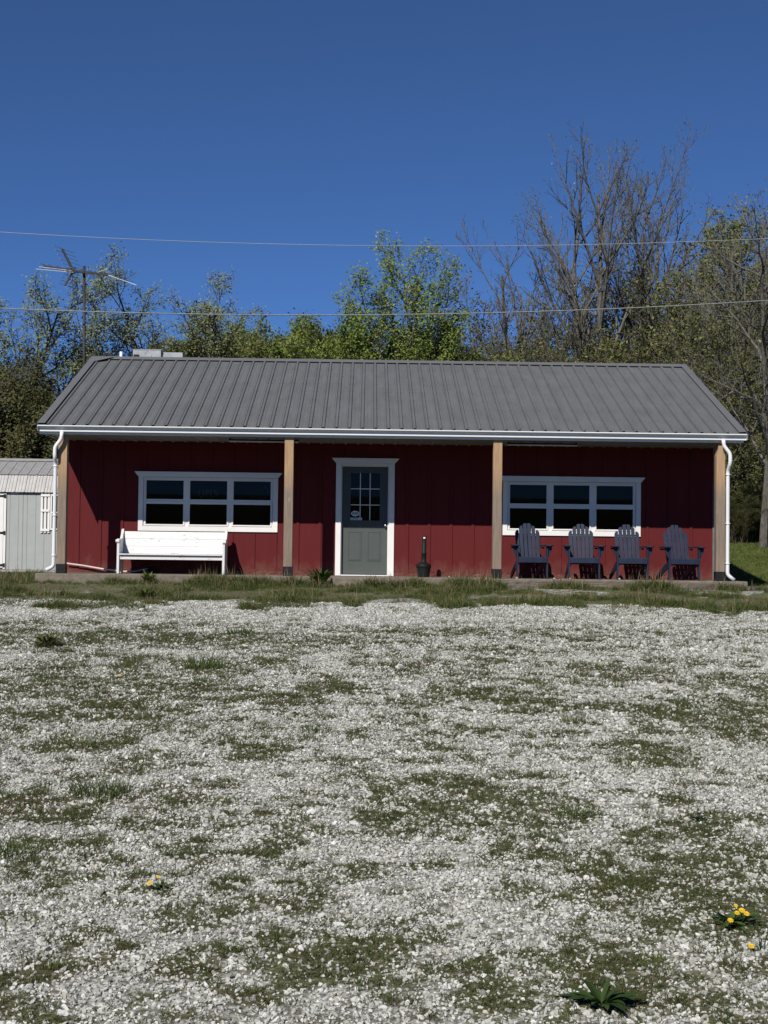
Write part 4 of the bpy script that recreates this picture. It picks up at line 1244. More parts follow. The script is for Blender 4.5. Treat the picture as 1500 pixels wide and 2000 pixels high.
# door at the left with black strap hinges
mb = SB(); mb.box(-10.4, -9.005, YF - 0.02, YF - 0.002, 0.0, 1.74); dd = mb.build('door', MT['shedwall'], t)
mb = SB()
mb.box(-10.4, -10.3, YF - 0.036, YF - 0.021, 0.0, 1.74); mb.box(-9.105, -9.005, YF - 0.036, YF - 0.021, 0.0, 1.74)
for z0, z1 in ((0.0, 0.11), (0.77, 0.88), (1.63, 1.74)): mb.box(-10.3, -9.105, YF - 0.036, YF - 0.021, z0, z1)
for cz, sg in ((0.11, 1), (0.77, -1), (0.88, 1), (1.63, -1)):
    mb.prism([(-9.105 + 8.9, cz + .21), (-9.175 + 8.9, cz + .21), (-9.105 + 8.9, cz + .21 + sg * 0.09)], YF - 9.036, YF - 9.021, 'y')
mb.build('door_rails', MT['white'], dd)
mb = SB(); mb.box(-9.0, -8.945, YF - 0.03, YF - 0.002, -0.03, 1.76); mb.build('door_casing', MT['white'], t)
for cz in (0.06, 0.82, 1.69):
    mb = SB(); mb.box(-8.995, -8.955, YF - 0.045, YF - 0.031, cz - 0.045, cz + 0.045)
    mb.prism([(-9.004 + 8.9, cz + .21 - .028), (-9.24 + 8.9, cz + .21 - .012), (-9.24 + 8.9, cz + .21 + .012), (-9.004 + 8.9, cz + .21 + .028)], YF - 9.045, YF - 9.037, 'y')
    mb.build('hinge', MT['black'], dd)
mb = SB(); mb.box(-8.85, -8.66, YF - 0.02, YF - 0.002, 1.745, 1.79); mb.build('vent', MT['white'], t)
mb = SB(); mb.box(-8.558, -8.55, YF - 0.004, YF - 0.001, -0.03, 1.79); mb.build('seam', MT['corner'], t)
for sx in (-8.13, -7.37):
    mb = SB()
    for k in range(3): mb.box(sx + k * 0.083, sx + k * 0.083 + 0.048, YF - 0.03, YF - 0.012, 0.83, 1.78)
    for z_ in (0.87, 1.33, 1.69): mb.box(sx, sx + 0.214, YF - 0.045, YF - 0.031, z_, z_ + 0.055)
    mb.build('shutter', MT['white'], t)
mb = SB()
for a, b_, c, d in ((-7.905, -7.87, .9, 1.75), (-7.415, -7.38, .9, 1.75), (-7.87, -7.415, .9, .94), (-7.87, -7.415, 1.71, 1.75), (-7.87, -7.415, 1.30, 1.33), (-7.66, -7.635, .94, 1.30), (-7.66, -7.635, 1.33, 1.71)):
    mb.box(a, b_, YF - 0.03, YF - 0.004, c, d)
wn = mb.build('window', MT['white'], t)
mb = SB(); mb.box(-7.872, -7.413, YF - 0.012, YF - 0.003, .938, 1.712); mb.build('pane', MT['plastic'], wn)

# ------------------------------------------------------------------ trees
class Wood:
    def __init__(s): s.v, s.f, s.leaf, s.tw = [], [], [], []
    def tube(s, P, Rr, k):
        base = len(s.v)
        n = len(P)
        ref = None
        for i in range(n):
            a = P[i - 1] if i else P[0]; c = P[i + 1] if i < n - 1 else P[i]
            dx, dy, dz = c[0] - a[0], c[1] - a[1], c[2] - a[2]
            l = math.sqrt(dx * dx + dy * dy + dz * dz) or 1e-6
            dx /= l; dy /= l; dz /= l
            if abs(dz) < 0.9: ux, uy, uz = -dy, dx, 0.0
            else: ux, uy, uz = 0.0, -dz, dy
            l = math.sqrt(ux * ux + uy * uy + uz * uz) or 1e-6
            ux /= l; uy /= l; uz /= l
            vx, vy, vz = dy * uz - dz * uy, dz * ux - dx * uz, dx * uy - dy * ux
            for j in range(k):
                an = 2 * PI * j / k; ca = math.cos(an) * Rr[i]; sa = math.sin(an) * Rr[i]
                s.v.append((P[i][0] + ux * ca + vx * sa, P[i][1] + uy * ca + vy * sa, P[i][2] + uz * ca + vz * sa))
        for i in range(n - 1):
            for j in range(k):
                j2 = (j + 1) % k
                s.f.append((base + i * k + j, base + i * k + j2, base + (i + 1) * k + j2, base + (i + 1) * k + j))

def grow(Wd, p, d, Ln, r, lvl, Q, rnd):
    seg = Q['seg'][lvl]
    n = seg
    P = [p]; Rr = [r]
    dd = d
    wob = Q['wob'][lvl]; trop = Q['trop'][lvl]
    for i in range(n):
        dd = (dd[0] + rnd.gauss(0, wob), dd[1] + rnd.gauss(0, wob), dd[2] + rnd.gauss(0, wob * .6) + trop)
        l = math.sqrt(dd[0] ** 2 + dd[1] ** 2 + dd[2] ** 2)
        dd = (dd[0] / l, dd[1] / l, dd[2] / l)
        q = P[-1]; st = Ln / n
        P.append((q[0] + dd[0] * st, q[1] + dd[1] * st, q[2] + dd[2] * st))
        t = (i + 1) / n
        Rr.append(max(r * (1 - t * (1 - Q['tip'])), Q['rmin']))
    Wd.tube(P, Rr, Q['k'][lvl])
    if lvl >= Q['leaf_from']:
        m = Q['leaf'][lvl - Q['leaf_from']]
        cnt = int(m) + (rnd.random() < m - int(m))
        for _ in range(cnt):
            t = rnd.uniform(0.25, 1.05) * n
            i = min(int(t), n - 1); f = t - i
            Wd.leaf.append((lerp(P[i][0], P[i + 1][0], f), lerp(P[i][1], P[i + 1][1], f), lerp(P[i][2], P[i + 1][2], f)))
    if lvl < Q['max']:
        nc = Q['nc'][lvl]
        t0 = Q['t0'][lvl]
        az = rnd.uniform(0, 6.28)
        for c in range(nc):
            t = t0 + (1 - t0) * (c + rnd.random()) / nc
            x = t * n; i = min(int(x), n - 1); f = x - i
            q = tuple(lerp(P[i][a], P[i + 1][a], f) for a in range(3))
            ax = (P[i + 1][0] - P[i][0], P[i + 1][1] - P[i][1], P[i + 1][2] - P[i][2])
            D = Vector(ax).normalized()
            az += 2.4 + rnd.uniform(-.5, .5)
            o = D.orthogonal().normalized(); o2 = D.cross(o)
            an = R(Q['ang'][lvl]) * rnd.uniform(0.65, 1.35)
            nd = D * math.cos(an) + (o * math.cos(az) + o2 * math.sin(az)) * math.sin(an)
            cl = Ln * Q['rat'][lvl] * (1.15 - Q['short'] * t) * rnd.uniform(0.65, 1.15)
            rr_ = min(lerp(Rr[i], Rr[i + 1], f) * 0.75, r * Q['rr'][lvl])
            grow(Wd, q, tuple(nd), cl, max(rr_, Q['rmin']), lvl + 1, Q, rnd)

def leaf_mesh(pts, size, rnd, per=2, spread=0.12):
    n = len(pts) * per
    a = np.random.default_rng(rnd.randrange(10 ** 6))
    c = np.repeat(np.array(pts), per, axis=0) + a.normal(0, spread, (n, 3))
    # blades turn their faces up and outward towards the light, with a wide scatter
    nm = a.normal(0, .62, (n, 3)) + np.array([-.25, -.55, .75]); nm /= np.linalg.norm(nm, axis=1)[:, None]
    u = np.cross(nm, a.normal(0, 1, (n, 3))); u /= np.linalg.norm(u, axis=1)[:, None]
    v = np.cross(nm, u)
    s = size * a.uniform(0.5, 1.3, (n, 1))
    p = np.stack([c - u * s * .5, c + v * s * .28 + u * s * .05, c + u * s * .5, c - v * s * .28 + u * s * .05], 1).reshape(-1, 3)
    me = bpy.data.meshes.new('crown')
    me.vertices.add(len(p)); me.vertices.foreach_set('co', p.astype(np.float32).ravel())
    me.loops.add(4 * n); me.loops.foreach_set('vertex_index', np.arange(4 * n, dtype=np.int32))
    me.polygons.add(n); me.polygons.foreach_set('loop_start', np.arange(0, 4 * n, 4, dtype=np.int32))
    me.update(calc_edges=True)
    at = me.attributes.new('tint', 'FLOAT', 'POINT')
    at.data.foreach_set('value', np.repeat(a.random(n) * 0.6, 4).astype(np.float32))
    return me

BASE = dict(seg=(9, 6, 5, 4, 3), wob=(.07, .10, .12, .14, .16), trop=(.03, .07, .07, .06, .05), k=(7, 5, 4, 3, 3), tip=.28, rmin=.0055,
            nc=(12, 8, 6, 4), t0=(.28, .2, .15, .15), ang=(38, 38, 40, 42), rat=(.5, .45, .42, .45), rr=(.5, .55, .6, .6), short=.75, max=4, leaf_from=3, leaf=(1.0, 1.0))
def make_tree(name, seed, H, r, Q=None, stems=((0, 0, 0, 1),), leafmat=None, barkmat=None, leafsize=.1, per=2, spread=.12, wide=0.0):
    """stems: (x lean, y lean, base offset, length share)"""
    rnd = random.Random(seed)
    q = dict(BASE); q.update(Q or {})
    Wd = Wood()
    for lx, ly, off, ls in stems:
        D = Vector((lx, ly, 1)).normalized()
        grow(Wd, (off * lx, off * ly, -0.15), tuple(D), H * ls * 0.88, r * (0.5 + 0.5 * ls), 0, q, rnd)
    top = sorted(p[2] for p in Wd.v)[int(len(Wd.v) * 0.99995)]
    k = H / top
    t = empty(name)
    me = bpy.data.meshes.new('trunk')
    me.from_pydata([(x * k, y * k, z * k) for x, y, z in Wd.v], [], Wd.f)
    me.materials.append(barkmat or MT['bark'])
    o = bpy.data.objects.new('trunk', me); COL.objects.link(o); o.parent = t
    if Wd.leaf and leafmat:
        lm = leaf_mesh([(x * k, y * k, z * k) for x, y, z in Wd.leaf], leafsize, rnd, per, spread)
        lm.materials.append(leafmat)
        o = bpy.data.objects.new('crown', lm); COL.objects.link(o); o.parent = t
    return t
def put(t, x, y, rz, s=1.0, sz=None, label=None, cat='tree', group=None, dz=0.0):
    t.location = (x, y, float(gz(x, y)) - 0.05 + dz)
    t.rotation_euler = (0, 0, rz)
    t.scale = (s, s, sz or s)
    return tag(t, label, cat, group)

bare = dict(ang=(27, 27, 31, 38), trop=(.03, .06, .06, .06, .05), nc=(10, 8, 5, 3), leaf=(.12, .2), t0=(.38, .22, .18, .15), rat=(.50, .46, .42, .42), short=.6, wob=(.045, .06, .09, .12, .14), rmin=.0052)
# two big bare trees on the right
I_t = make_tree('bare_tree', 21, 14.6, .17, bare, ((.0, 0, 0, 1), (-.17, .05, .4, .90)), MT['leafolive'], MT['bark'], .09, 1)
put(I_t, 7.6, 24, 0.2, label='tallest bare forked tree rising above the right half of the roof', group='bare trees behind the building')
J_t = make_tree('bare_tree', 22, 15.0, .15, bare, ((-.03, 0, 0, .95), (.09, .05, .3, 1)), MT['leafolive'], MT['bark'], .09, 1)
put(J_t, 9.3, 26, 1.0, label='tall bare tree with spreading tips just right of the tallest one', group='bare trees behind the building')
H_t = make_tree('bare_tree', 23, 12.8, .13, dict(bare, nc=(8, 6, 4, 3)), ((-.13, 0, .3, 1), (.03, .05, .3, .95), (.14, 0, .3, .85)), MT['leafolive'], MT['bark'], .08, 1)
put(H_t, 4.9, 28, 0, label='slim many stemmed bare tree left of the tallest bare tree', group='bare trees behind the building')
# leafy ones
vase = dict(ang=(42, 40, 40, 42), trop=(.02, .06, .05, .04, .03), nc=(10, 8, 6, 3), leaf=(1.6, 1.6), t0=(.35, .2, .15, .1))
fanq = dict(vase, nc=(8, 7, 5, 3), t0=(.60, .15, .1, .1), rat=(.34, .55, .46, .42), ang=(40, 40, 42, 45), short=.55, leaf=(1.3, 2.0), wob=(.05, .09, .12, .15, .17))
A_t = make_tree('budding_tree', 31, 8.9, .10, fanq, ((.06, 0, 0, 1), (-.12, .1, .3, .95), (.22, .1, .3, .8)), MT['leafgrey'], MT['barkdark'], .09, 2, .11)
put(A_t, -11.4, 18, 0.0, label='grey green budding tree rising behind the shed at the left edge', group='budding trees behind the shop')
C_t = make_tree('budding_tree', 33, 8.9, .085, fanq, ((-.05, 0, .1, 1), (-.20, .05, .2, .80)), MT['leafgrey'], MT['barkdark'], .08, 2, .11)
put(C_t, -7.35, 20, 0.0, label='budding tree leaning left between the antenna and the roof unit', group='budding trees behind the shop')
D_t = make_tree('budding_tree', 35, 9.7, .09, fanq, ((.01, 0, 0, 1), (.15, .05, .2, .93), (-.08, .1, .1, .86)), MT['leafgrey'], MT['barkdark'], .08, 2, .11)
put(D_t, -5.9, 20.5, 0.0, label='taller budding tree behind the roof unit spreading right', group='budding trees behind the shop')
G_t = make_tree('green_tree', 37, 11.0, .11, dict(fanq, nc=(11, 8, 6, 3), t0=(.50, .12, .1, .1), rat=(.27, .52, .46, .42), ang=(38, 38, 40, 42), leaf=(2.6, 3.2)), ((.0, 0, .2, 1), (-.09, .05, .2, .92), (.06, 0, .2, .88)), MT['leafgreen'], MT['bark'], .10, 1, .12)
put(G_t, 1.75, 22, 0.0, label='bright green leafing tree standing above the middle of the ridge', group='leafing trees behind the building')
K_t = make_tree('green_tree', 39, 11.1, .14, dict(vase, ang=(32, 36, 38, 40), nc=(12, 8, 6, 3), leaf=(1.7, 1.7)), ((0, 0, 0, 1), (.22, 0, .2, .95), (-.16, .1, .2, .9)), MT['leafolive'], MT['bark'], .12, 1, .1)
put(K_t, 10.75, 23, 0.0, label='leafing tree right of the two tall bare trees', group='leafing trees behind the building')
L_t = make_tree('bare_tree', 41, 11.6, .13, dict(bare, leaf=(.3, .4)), ((.02, 0, 0, 1), (-.14, 0, .3, .9)), MT['leafolive'], MT['barkpale'], .1, 1)
put(L_t, 12.1, 20, 0.0, label='bare tree at the right edge of the picture', group='bare trees behind the building')
M_t = make_tree('old_tree', 44, 8.8, .115, dict(bare, ang=(55, 45, 40, 40), trop=(.02, .03, .05, .05, .05), nc=(10, 7, 5, 3), leaf=(.2, .3), t0=(.22, .2, .15, .15), wob=(.07, .15, .15, .15, .15)), ((-.01, 0, 0, 1),), MT['leafolive'], MT['bark'], .08, 1)
put(M_t, 9.95, 12.5, 2.3, label='dark rough trunked tree standing on the lawn edge right of the downspout', group='bare trees behind the building')
# filler trees and brush
bush = dict(seg=(6, 5, 4, 3, 3), ang=(30, 36, 40, 42), nc=(8, 6, 5, 3), t0=(.12, .1, .1, .1), rat=(.5, .45, .42, .45), trop=(.03, .06, .05, .03, .02), k=(5, 4, 3, 3, 3), rmin=.0065, wob=(.09, .13, .15, .16, .17))
def stems(n, lean, seed):
    r_ = random.Random(seed)
    return tuple((math.cos(a) * l, math.sin(a) * l, r_.uniform(.6, 2.2), r_.uniform(.6, 1.0)) for a, l in ((r_.uniform(0, 6.28), lean * math.sqrt(r_.random())) for _ in range(n)))
b1 = make_tree('brush_thicket', 51, 6.4, .045, dict(bush, leaf=(.5, .6)), stems(11, .42, 1), MT['leafolive'], MT['twig'], .09, 1, .1)
b2 = make_tree('brush_thicket', 52, 6.8, .045, dict(bush, leaf=(1.0, 1.1)), stems(11, .40, 2), MT['leafolive'], MT['twig'], .09, 1, .1)
b3 = make_tree('leafy_thicket', 53, 7.0, .05, dict(bush, nc=(8, 6, 4, 3), leaf=(6.5, 6.5)), stems(13, .36, 3), MT['leafolive'], MT['twig'], .09, 1, .13)
b4 = make_tree('leafy_thicket', 54, 7.0, .05, dict(bush, nc=(8, 6, 4, 3), leaf=(7.5, 7.5)), stems(13, .36, 4), MT['leafgreen'], MT['twig'], .095, 1, .13)
b5 = make_tree('dark_bush', 55, 5.8, .05, dict(bush, nc=(8, 6, 5, 3), leaf=(4.5, 4.5)), stems(14, .45, 5), MT['leafdark'], MT['twig'], .09, 1, .13)
s1 = make_tree('slim_tree', 56, 9.0, .07, dict(bare, nc=(12, 7, 5, 3), leaf=(.5, .6)), ((0, 0, 0, 1), (.12, .05, .3, .85)), MT['leafolive'], MT['bark'], .09, 1)
s2 = make_tree('slim_tree', 57, 9.0, .06, dict(bare, nc=(11, 7, 5, 3), leaf=(.2, .3)), ((0, 0, 0, 1),), MT['leafolive'], MT['barkpale'], .09, 1)
used = set()
def place(src, x, y, rz, H, Hs, label, group, wide=1.0, cat='tree'):
    o = src if src not in used else dup(src)
    used.add(src)
    s = H / Hs
    return put(o, x, y, rz, s * wide, s, label, cat, group)
# left: dense dark bush behind the shed, low budding trees beside the gable
place(b5, -10.2, 14.5, 0.3, 5.9, 5.8, 'dense dull green bush behind the shed roof', 'brush behind the shed', 1.0, 'bush')
place(b5, -11.6, 17.0, 5.2, 6.3, 5.8, 'taller dull bush behind the shed near the left picture edge', 'brush behind the shed', 1.0, 'bush')
place(b5, -9.2, 16.5, 3.4, 4.9, 5.8, 'rounded dark bush right of the tallest one behind the shed', 'brush behind the shed', 1.0, 'bush')
place(b5, -12.6, 15.5, 2.0, 5.4, 5.8, 'dull bush at the left picture edge behind the shed', 'brush behind the shed', 1.0, 'bush')
place(b5, -8.3, 17.5, 4.1, 3.6, 5.8, 'low dark bush between the shed roof and the gutter end', 'brush behind the shed', 1.0, 'bush')
c2 = dup(C_t); put(c2, -9.2, 22, 2.2, .60, .74, 'small budding tree directly behind the antenna mast', 'tree', 'budding trees behind the shop')
for x, y, H, rz, src, Hs, lb in ((-4.9, 25, 7.9, 0, b3, 7.0, 'olive thicket'), (-3.7, 27, 8.1, 1.1, b3, 7.0, 'olive thicket'), (-5.9, 30, 8.3, 4.0, b3, 7.0, 'olive thicket'),
                                 (-3.2, 23, 8.1, 3.9, b3, 7.0, 'olive thicket'), (-1.0, 30, 8.6, 0.9, b4, 7.0, 'green thicket'), (0.4, 28, 7.9, 3.9, b4, 7.0, 'green thicket'), (-2.0, 22.5, 7.6, 5.7, b4, 7.0, 'green thicket'), (-5.2, 22.5, 7.6, 1.4, b3, 7.0, 'olive thicket'), (3.4, 25.5, 7.6, 4.4, b3, 7.0, 'olive thicket'), (-2.6, 24, 7.6, 2.9, b3, 7.0, 'olive thicket'), (-4.3, 30, 9.0, 5.1, b3, 7.0, 'olive thicket'), (-1.9, 29, 8.4, 1.9, b4, 7.0, 'green thicket'), (-0.5, 23, 7.8, 4.9, b4, 7.0, 'green thicket'), (2.6, 27, 7.8, 2.2, b3, 7.0, 'olive thicket'), (-2.4, 31, 8.7, 2.3, b4, 7.0, 'green thicket'), (-1.3, 26, 7.9, 0.4, b4, 7.0, 'green thicket'), (0.1, 24, 7.3, 3.3, b4, 7.0, 'green thicket'), (1.1, 25, 7.2, 1.7, b3, 7.0, 'olive thicket'), (-0.3, 33, 8.9, 5.0, b3, 7.0, 'olive thicket')):
    place(src, x, y, rz, H, Hs, 'olive leafing thicket in the row above the roof left of centre' if lb[0] == 'o' else 'fresh green thicket in the row above the middle of the roof', 'thickets above the roof', 1.0, 'thicket')
# right: a wall of brown brush and thin trees behind the right end of the building
rr = random.Random(17)
k = 0
for x, y, H in ((2.9, 23, 6.6), (3.9, 21, 6.9), (5.0, 23, 7.6), (5.6, 19, 6.6), (6.6, 21, 7.4), (7.3, 18.5, 6.4), (8.1, 20.5, 7.4), (8.8, 18, 6.6), (9.6, 20.5, 7.8), (10.4, 18.5, 7.2), (11.2, 21, 8.2), (11.9, 18, 7.2), (12.8, 20, 8.2), (4.3, 27, 8.6), (6.9, 28, 9.2), (9.2, 30, 9.8), (11.8, 28, 10.2), (13.8, 24, 9.6), (8.9, 16.5, 4.6), (10.1, 15.6, 4.4), (11.2, 15.8, 4.8), (3.6, 31, 8.8), (5.2, 33, 9.6), (6.3, 30, 8.6), (7.9, 32, 9.4), (8.6, 25, 8.2), (10.6, 27, 9.2), (7.1, 22.5, 7.6)):
    src = (b1, b2)[k % 2]
    place(src, x, y, rr.uniform(0, 6.28), H, (6.4, 6.8)[k % 2], 'brown twiggy thicket with few leaves in the wood right of the ridge middle' if k % 2 == 0 else 'dull green twiggy thicket in the wood right of the ridge middle', 'twiggy thickets on the right', rr.uniform(.95, 1.2), 'thicket')
    k += 1
for x, y, H, s in ((3.2, 25, 9.0, 0), (6.4, 27, 9.6, 1), (10.2, 25.5, 10.4, 1), (11.9, 23, 10.2, 0), (12.9, 24, 11.6, 1), (10.9, 17.5, 7.6, 1), (9.2, 16.5, 6.6, 0), (13.6, 21, 11.0, 0), (3.7, 28, 11.2, 1), (4.4, 25, 9.6, 0), (5.7, 29, 12.0, 1), (6.3, 24.5, 9.6, 0), (10.3, 19.5, 9.4, 1), (11.4, 18.5, 10.2, 1), (12.3, 19.0, 9.0, 0), (9.7, 27, 12.6, 1)):
    place((s1, s2)[s], x, y, rr.uniform(0, 6.28), H, 9.0, 'slim tree with a few leaves among the brush on the right' if s == 0 else 'slim pale stemmed bare tree among the brush on the right', 'slim trees on the right')
# low green and brown undergrowth at the foot of the wood
for x, y, s in ((9.0, 15.2, .26), (9.7, 14.0, .22), (10.3, 14.8, .30), (11.0, 13.9, .24), (8.6, 17.0, .36), (11.6, 15.5, .34)):
    o = dup(b5); put(o, x, y, rr.uniform(0, 6.28), s * 1.2, s, 'low dark shrub at the foot of the wood beside the downspout', 'shrub', 'low shrubs at the lawn edge')

# ------------------------------------------------------------------ single weeds on the gravel
def plant(name, x, y, label, cat='weed', group=None):
    t = empty(name, (x, y, float(gz(x, y))))
    return tag(t, label, cat, group)
def strap_leaf(mb, tn, base, az, Ln, wd, rise, droop, rnd, seg=5, fold=.3):
    dx, dy = math.cos(az), math.sin(az); sx, sy = -dy, dx
    tint = rnd.random()
    vs = []
    for k in range(seg + 1):
        t = k / seg
        wdt = wd * (math.sin(PI * min(1, t * 0.9 + 0.08)) ** 0.8) * (1 if t < 1 else 0.05)
        h = rise * t - droop * t * t
        q = (base[0] + dx * Ln * t, base[1] + dy * Ln * t, base[2] + h)
        vs += [(q[0] - sx * wdt, q[1] - sy * wdt, q[2] + wdt * fold), q, (q[0] + sx * wdt, q[1] + sy * wdt, q[2] + wdt * fold)]
    fs = []
    for k in range(seg):
        for j in range(2): fs.append((3 * k + j, 3 * k + j + 1, 3 * k + j + 4, 3 * k + j + 3))
    mb.add(vs, fs); tn += [tint] * len(vs)
def leaves(name, t, mb, tn, mat):
    me = tint_mesh(mb, name, tn); me.materials.append(mat)
    me.polygons.foreach_set('use_smooth', [True] * len(me.polygons))
    o = bpy.data.objects.new(name, me); COL.objects.link(o); o.parent = t
    return o
rnd = random.Random(5)
# broad leaved dock in front
t = plant('dock_plant', 0.30, -20.47, 'dark green broad leaved rosette at the bottom edge of the picture')
mb = MB(); tn = []
for k in range(22):
    a = k * 2.4 + rnd.uniform(-.3, .3); f = k / 22
    strap_leaf(mb, tn, (0.012 * math.cos(a), 0.012 * math.sin(a), 0.01), a, lerp(.145, .06, f) * rnd.uniform(.7, 1.12), lerp(.017, .010, f), lerp(.03, .085, f) * rnd.uniform(.6, 1.4), lerp(.03, .035, f), rnd, 6, .35)
for k in range(5):
    a = rnd.uniform(0.2, 2.2); strap_leaf(mb, tn, (0, 0, 0.01), a, .055, .009, .07 * rnd.uniform(.7, 1.3), .02, rnd, 5, .3)
leaves('leaves', t, mb, tn, MT['dock'])
def flower_head(mb, c, r, tilt, rnd):
    for ring, (rr_, n_, h) in enumerate(((1.0, 16, 0.0), (.75, 13, .12), (.45, 9, .2))):
        for k in range(n_):
            a = 2 * PI * k / n_ + rnd.uniform(-.1, .1)
            wv = 0.16
            pts = [(0, 0, h * r * .4), (math.cos(a - wv) * r * rr_ * .8, math.sin(a - wv) * r * rr_ * .8, h * r), (math.cos(a) * r * rr_, math.sin(a) * r * rr_, h * r * 1.1), (math.cos(a + wv) * r * rr_ * .8, math.sin(a + wv) * r * rr_ * .8, h * r)]
            mb.add([tuple(Vector(c) + Matrix.Rotation(tilt, 3, 'X') @ Vector(p)) for p in pts], [(0, 1, 2, 3)])
def dandelion(x, y, label, nleaf, R0, flowers, stalks=(), sz=1.0):
    t = plant('dandelion', x, y, label, 'dandelion', 'dandelions on the gravel')
    mb = MB(); tn = []
    for k in range(nleaf):
        a = k * 2.4 + rnd.uniform(-.4, .4); f = k / nleaf
        r0 = R0 * 0.35 * math.sqrt(rnd.random())
        strap_leaf(mb, tn, (r0 * math.cos(a * 1.7), r0 * math.sin(a * 1.7), .004), a, R0 * rnd.uniform(.55, 1.0), R0 * .095, R0 * rnd.uniform(.15, .6), R0 * rnd.uniform(.1, .35), rnd, 5, .35)
    leaves('leaves', t, mb, tn, MT['dock'])
    for fx, fy, fz, fr in flowers:
        mb = MB(); mb.tube([(fx * .5, fy * .5, 0), (fx, fy, fz)], .0015, 4)
        st = leaves('stalk', t, mb, [.5] * len(mb.v), MT['dock'])
        mb = MB(); flower_head(mb, (fx, fy, fz), fr, R(35), rnd); o = mb.build('flower', MT['yellow'], st, recalc=False)
    for pts, puff in stalks:
        mb = MB(); mb.tube(pts, .0016, 4)
        st = leaves('stalk', t, mb, [.2] * len(mb.v), MT['dock'])
        if puff:
            c = Vector(pts[-1]); mb = MB()
            for k in range(90):
                d = Vector((rnd.gauss(0, 1), rnd.gauss(0, 1), rnd.gauss(0, 1))).normalized()
                e = d.orthogonal().normalized() * .0011
                mb.add([c + d * .003 - e, c + d * .003 + e, c + d * puff + e, c + d * puff - e], [(0, 1, 2, 3)])
            mb.build('seed_head', MT['fluff'], st, recalc=False)
    return t
dandelion(0.935, -19.58, 'dandelion clump with four yellow flowers near the right edge', 30, .11, ((.012, -.02, .05, .011), (.035, .0, .055, .013), (.045, -.03, .05, .012), (-.02, -.05, .03, .012), (.02, .03, .065, .009)), (([(.1, 0, 0), (.095, .01, .06), (.085, .02, .11)], 0),))
dandelion(0.945, -19.88, 'single low yellow dandelion below the four flowered clump', 7, .045, ((-.025, -.015, .022, .0125),), (([(.012, 0, 0), (.006, .01, .07), (-.006, .01, .13)], 0), ([(.03, .02, 0), (.045, .03, .06), (.055, .05, .11)], 0)))
dandelion(-1.24, -19.22, 'dandelion with two flowers and two thin stalks on the left gravel', 16, .062, ((-.04, -.03, .03, .0115), (-.012, .01, .045, .0085)), (([(-.01, .02, 0), (-.03, .03, .06), (-.055, .04, .125)], 0), ([(.05, .02, 0), (.052, .03, .08), (.05, .04, .155)], 0)))
dandelion(1.19, -17.93, 'dandelion gone to seed with grey puff on a bent stalk at right', 12, .075, (), (([(0, 0, 0), (-.005, .01, .07), (-.025, .015, .13)], .019), ([(.005, 0, 0), (-.002, .01, .08), (-.016, .015, .148)], .014)))
dandelion(-2.53, -12.65, 'lone tiny yellow flower in the brown patch at left', 8, .06, ((0, -.02, .035, .014),))
def clump(x, y, n, h, sp, label, wd=.004, mat='grass', lean=.8):
    t = plant('grass_clump', x, y, label, 'grass clump', 'grass clumps on the gravel')
    mb = MB(); tn = []
    blades(mb, n, h, wd, sp, lean, rnd, 3, tn)
    leaves('blades', t, mb, tn, MT[mat])
clump(0.60, -17.81, 150, .062, .085, 'round green grass clump on bare gravel left of the seeded dandelion')
clump(1.02, -14.81, 110, .11, .09, 'upright wispy grass clump on the right middle gravel')
clump(-0.76, -15.37, 130, .075, .12, 'flat grass clump just left of the middle of the gravel')
clump(-1.82, -17.37, 220, .10, .16, 'dense dark grass clump on the left foreground gravel', .005)
clump(-1.89, -11.85, 190, .19, .20, 'tallest grass clump standing in a brown patch at left', .007)
clump(1.07, -12.89, 90, .09, .11, 'small dark grass clump right of centre before the porch')
clump(-1.86, -8.61, 120, .10, .16, 'dark low clump in the pale gravel below the bench', .008)
clump(-1.99, -18.65, 220, .075, .15, 'wide grass clump cut by the left picture edge', .005)
clump(-2.23, -15.86, 140, .08, .17, 'thin grass clump left of the flat one', .005)
clump(0.55, -20.1, 90, .05, .07, 'short bright grass clump beside the broad leaved rosette', .003)
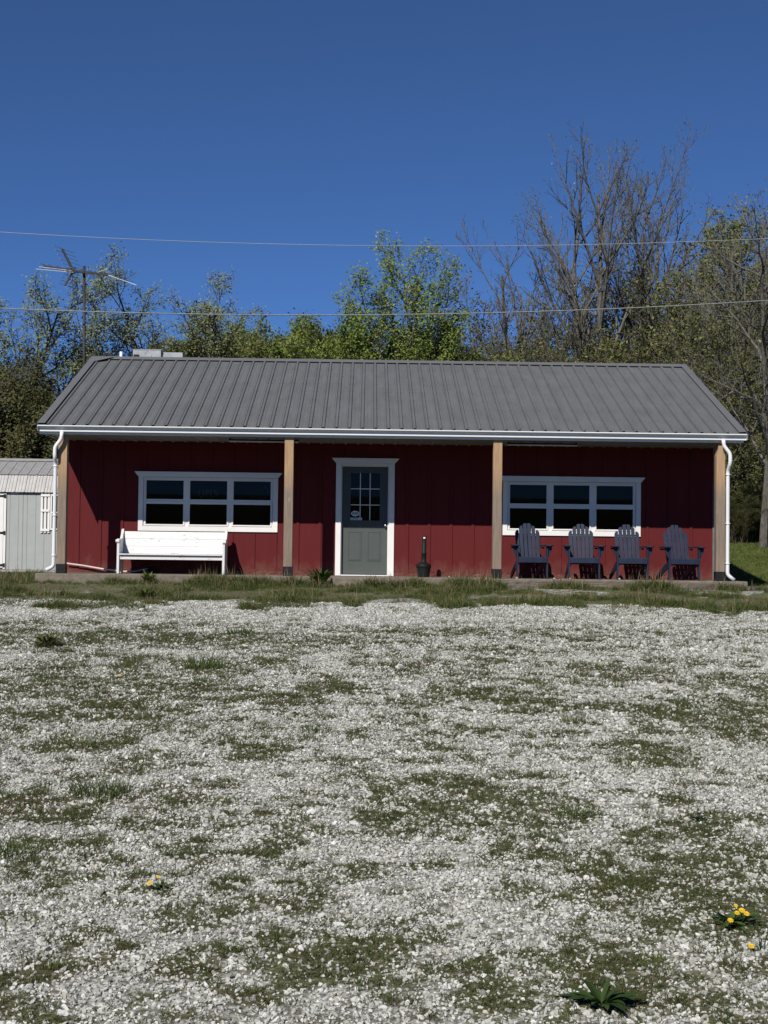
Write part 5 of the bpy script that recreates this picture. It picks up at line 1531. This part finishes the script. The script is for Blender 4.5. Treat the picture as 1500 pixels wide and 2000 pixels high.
def broadweed(x, y, n, R0, rise, label):
    t = plant('broadleaf_weed', x, y, label, 'weed', 'leafy weeds near the porch')
    mb = MB(); tn = []
    for k in range(n):
        a = rnd.uniform(0, 6.28); r0 = R0 * .4 * rnd.random()
        strap_leaf(mb, tn, (r0 * math.cos(a), r0 * math.sin(a), rise * .5 * rnd.random()), a + rnd.gauss(0, .5), R0 * rnd.uniform(.4, .9), R0 * .09, rise * rnd.uniform(.3, 1.0), rise * .35 * rnd.random(), rnd, 4, .3)
    leaves('leaves', t, mb, tn, MT['grass'])
broadweed(-1.22, -0.42, 120, .26, .26, 'bushy green weed beside the left corner of the door step')
broadweed(-4.15, -0.38, 60, .20, .20, 'leafy weed against the slab below the bench')
broadweed(-3.75, -9.96, 70, .17, .11, 'dark leafy rosette alone on the left gravel')
broadweed(-3.76, -3.1, 60, .22, .14, 'dark leafy weed at the edge of the grass strip below the bench')
# dry stalks standing on the slab edge
for x, y, h, lb in ((2.42, -.1, .28, 'thin dry stalks standing before the first blue chair'), (3.36, -.1, .24, 'dry seed stalks standing before the second blue chair'), (-1.35, .05, .27, 'dark dry stalks growing between post and door'), (5.15, -.1, .24, 'dry stalks standing before the rightmost blue chair'), (5.72, -.3, .28, 'bent straw stalk before the right end post')):
    t = plant('dry_stalks', x, y, lb, 'dry stalks', 'dry stalks along the porch')
    mb = MB(); tn = []
    blades(mb, 7, h, .009, .16, .35, rnd, 4, tn)
    leaves('stalks', t, mb, tn, MT['straw'])
# bigger single stones
for x, y, s in ((-1.62, -19.44, .040), (.2, -19.52, .034), (-1.35, -16.7, .035), (-.05, -20.0, .030), (.75, -20.2, .026), (-.95, -20.25, .026), (.12, -18.95, .034)):
    o = bpy.data.objects.new('stone', stones[rnd.randrange(7)].data); COL.objects.link(o)
    o.location = (x, y, float(gz(x, y)) + s * .2); o.scale = (s * 1.2, s, s * .8); o.rotation_euler = (0, 0, rnd.random() * 6)
    tag(o, 'larger pale stone among the foreground gravel', 'stone', 'larger stones in the gravel')
bpy.context.view_layer.update()
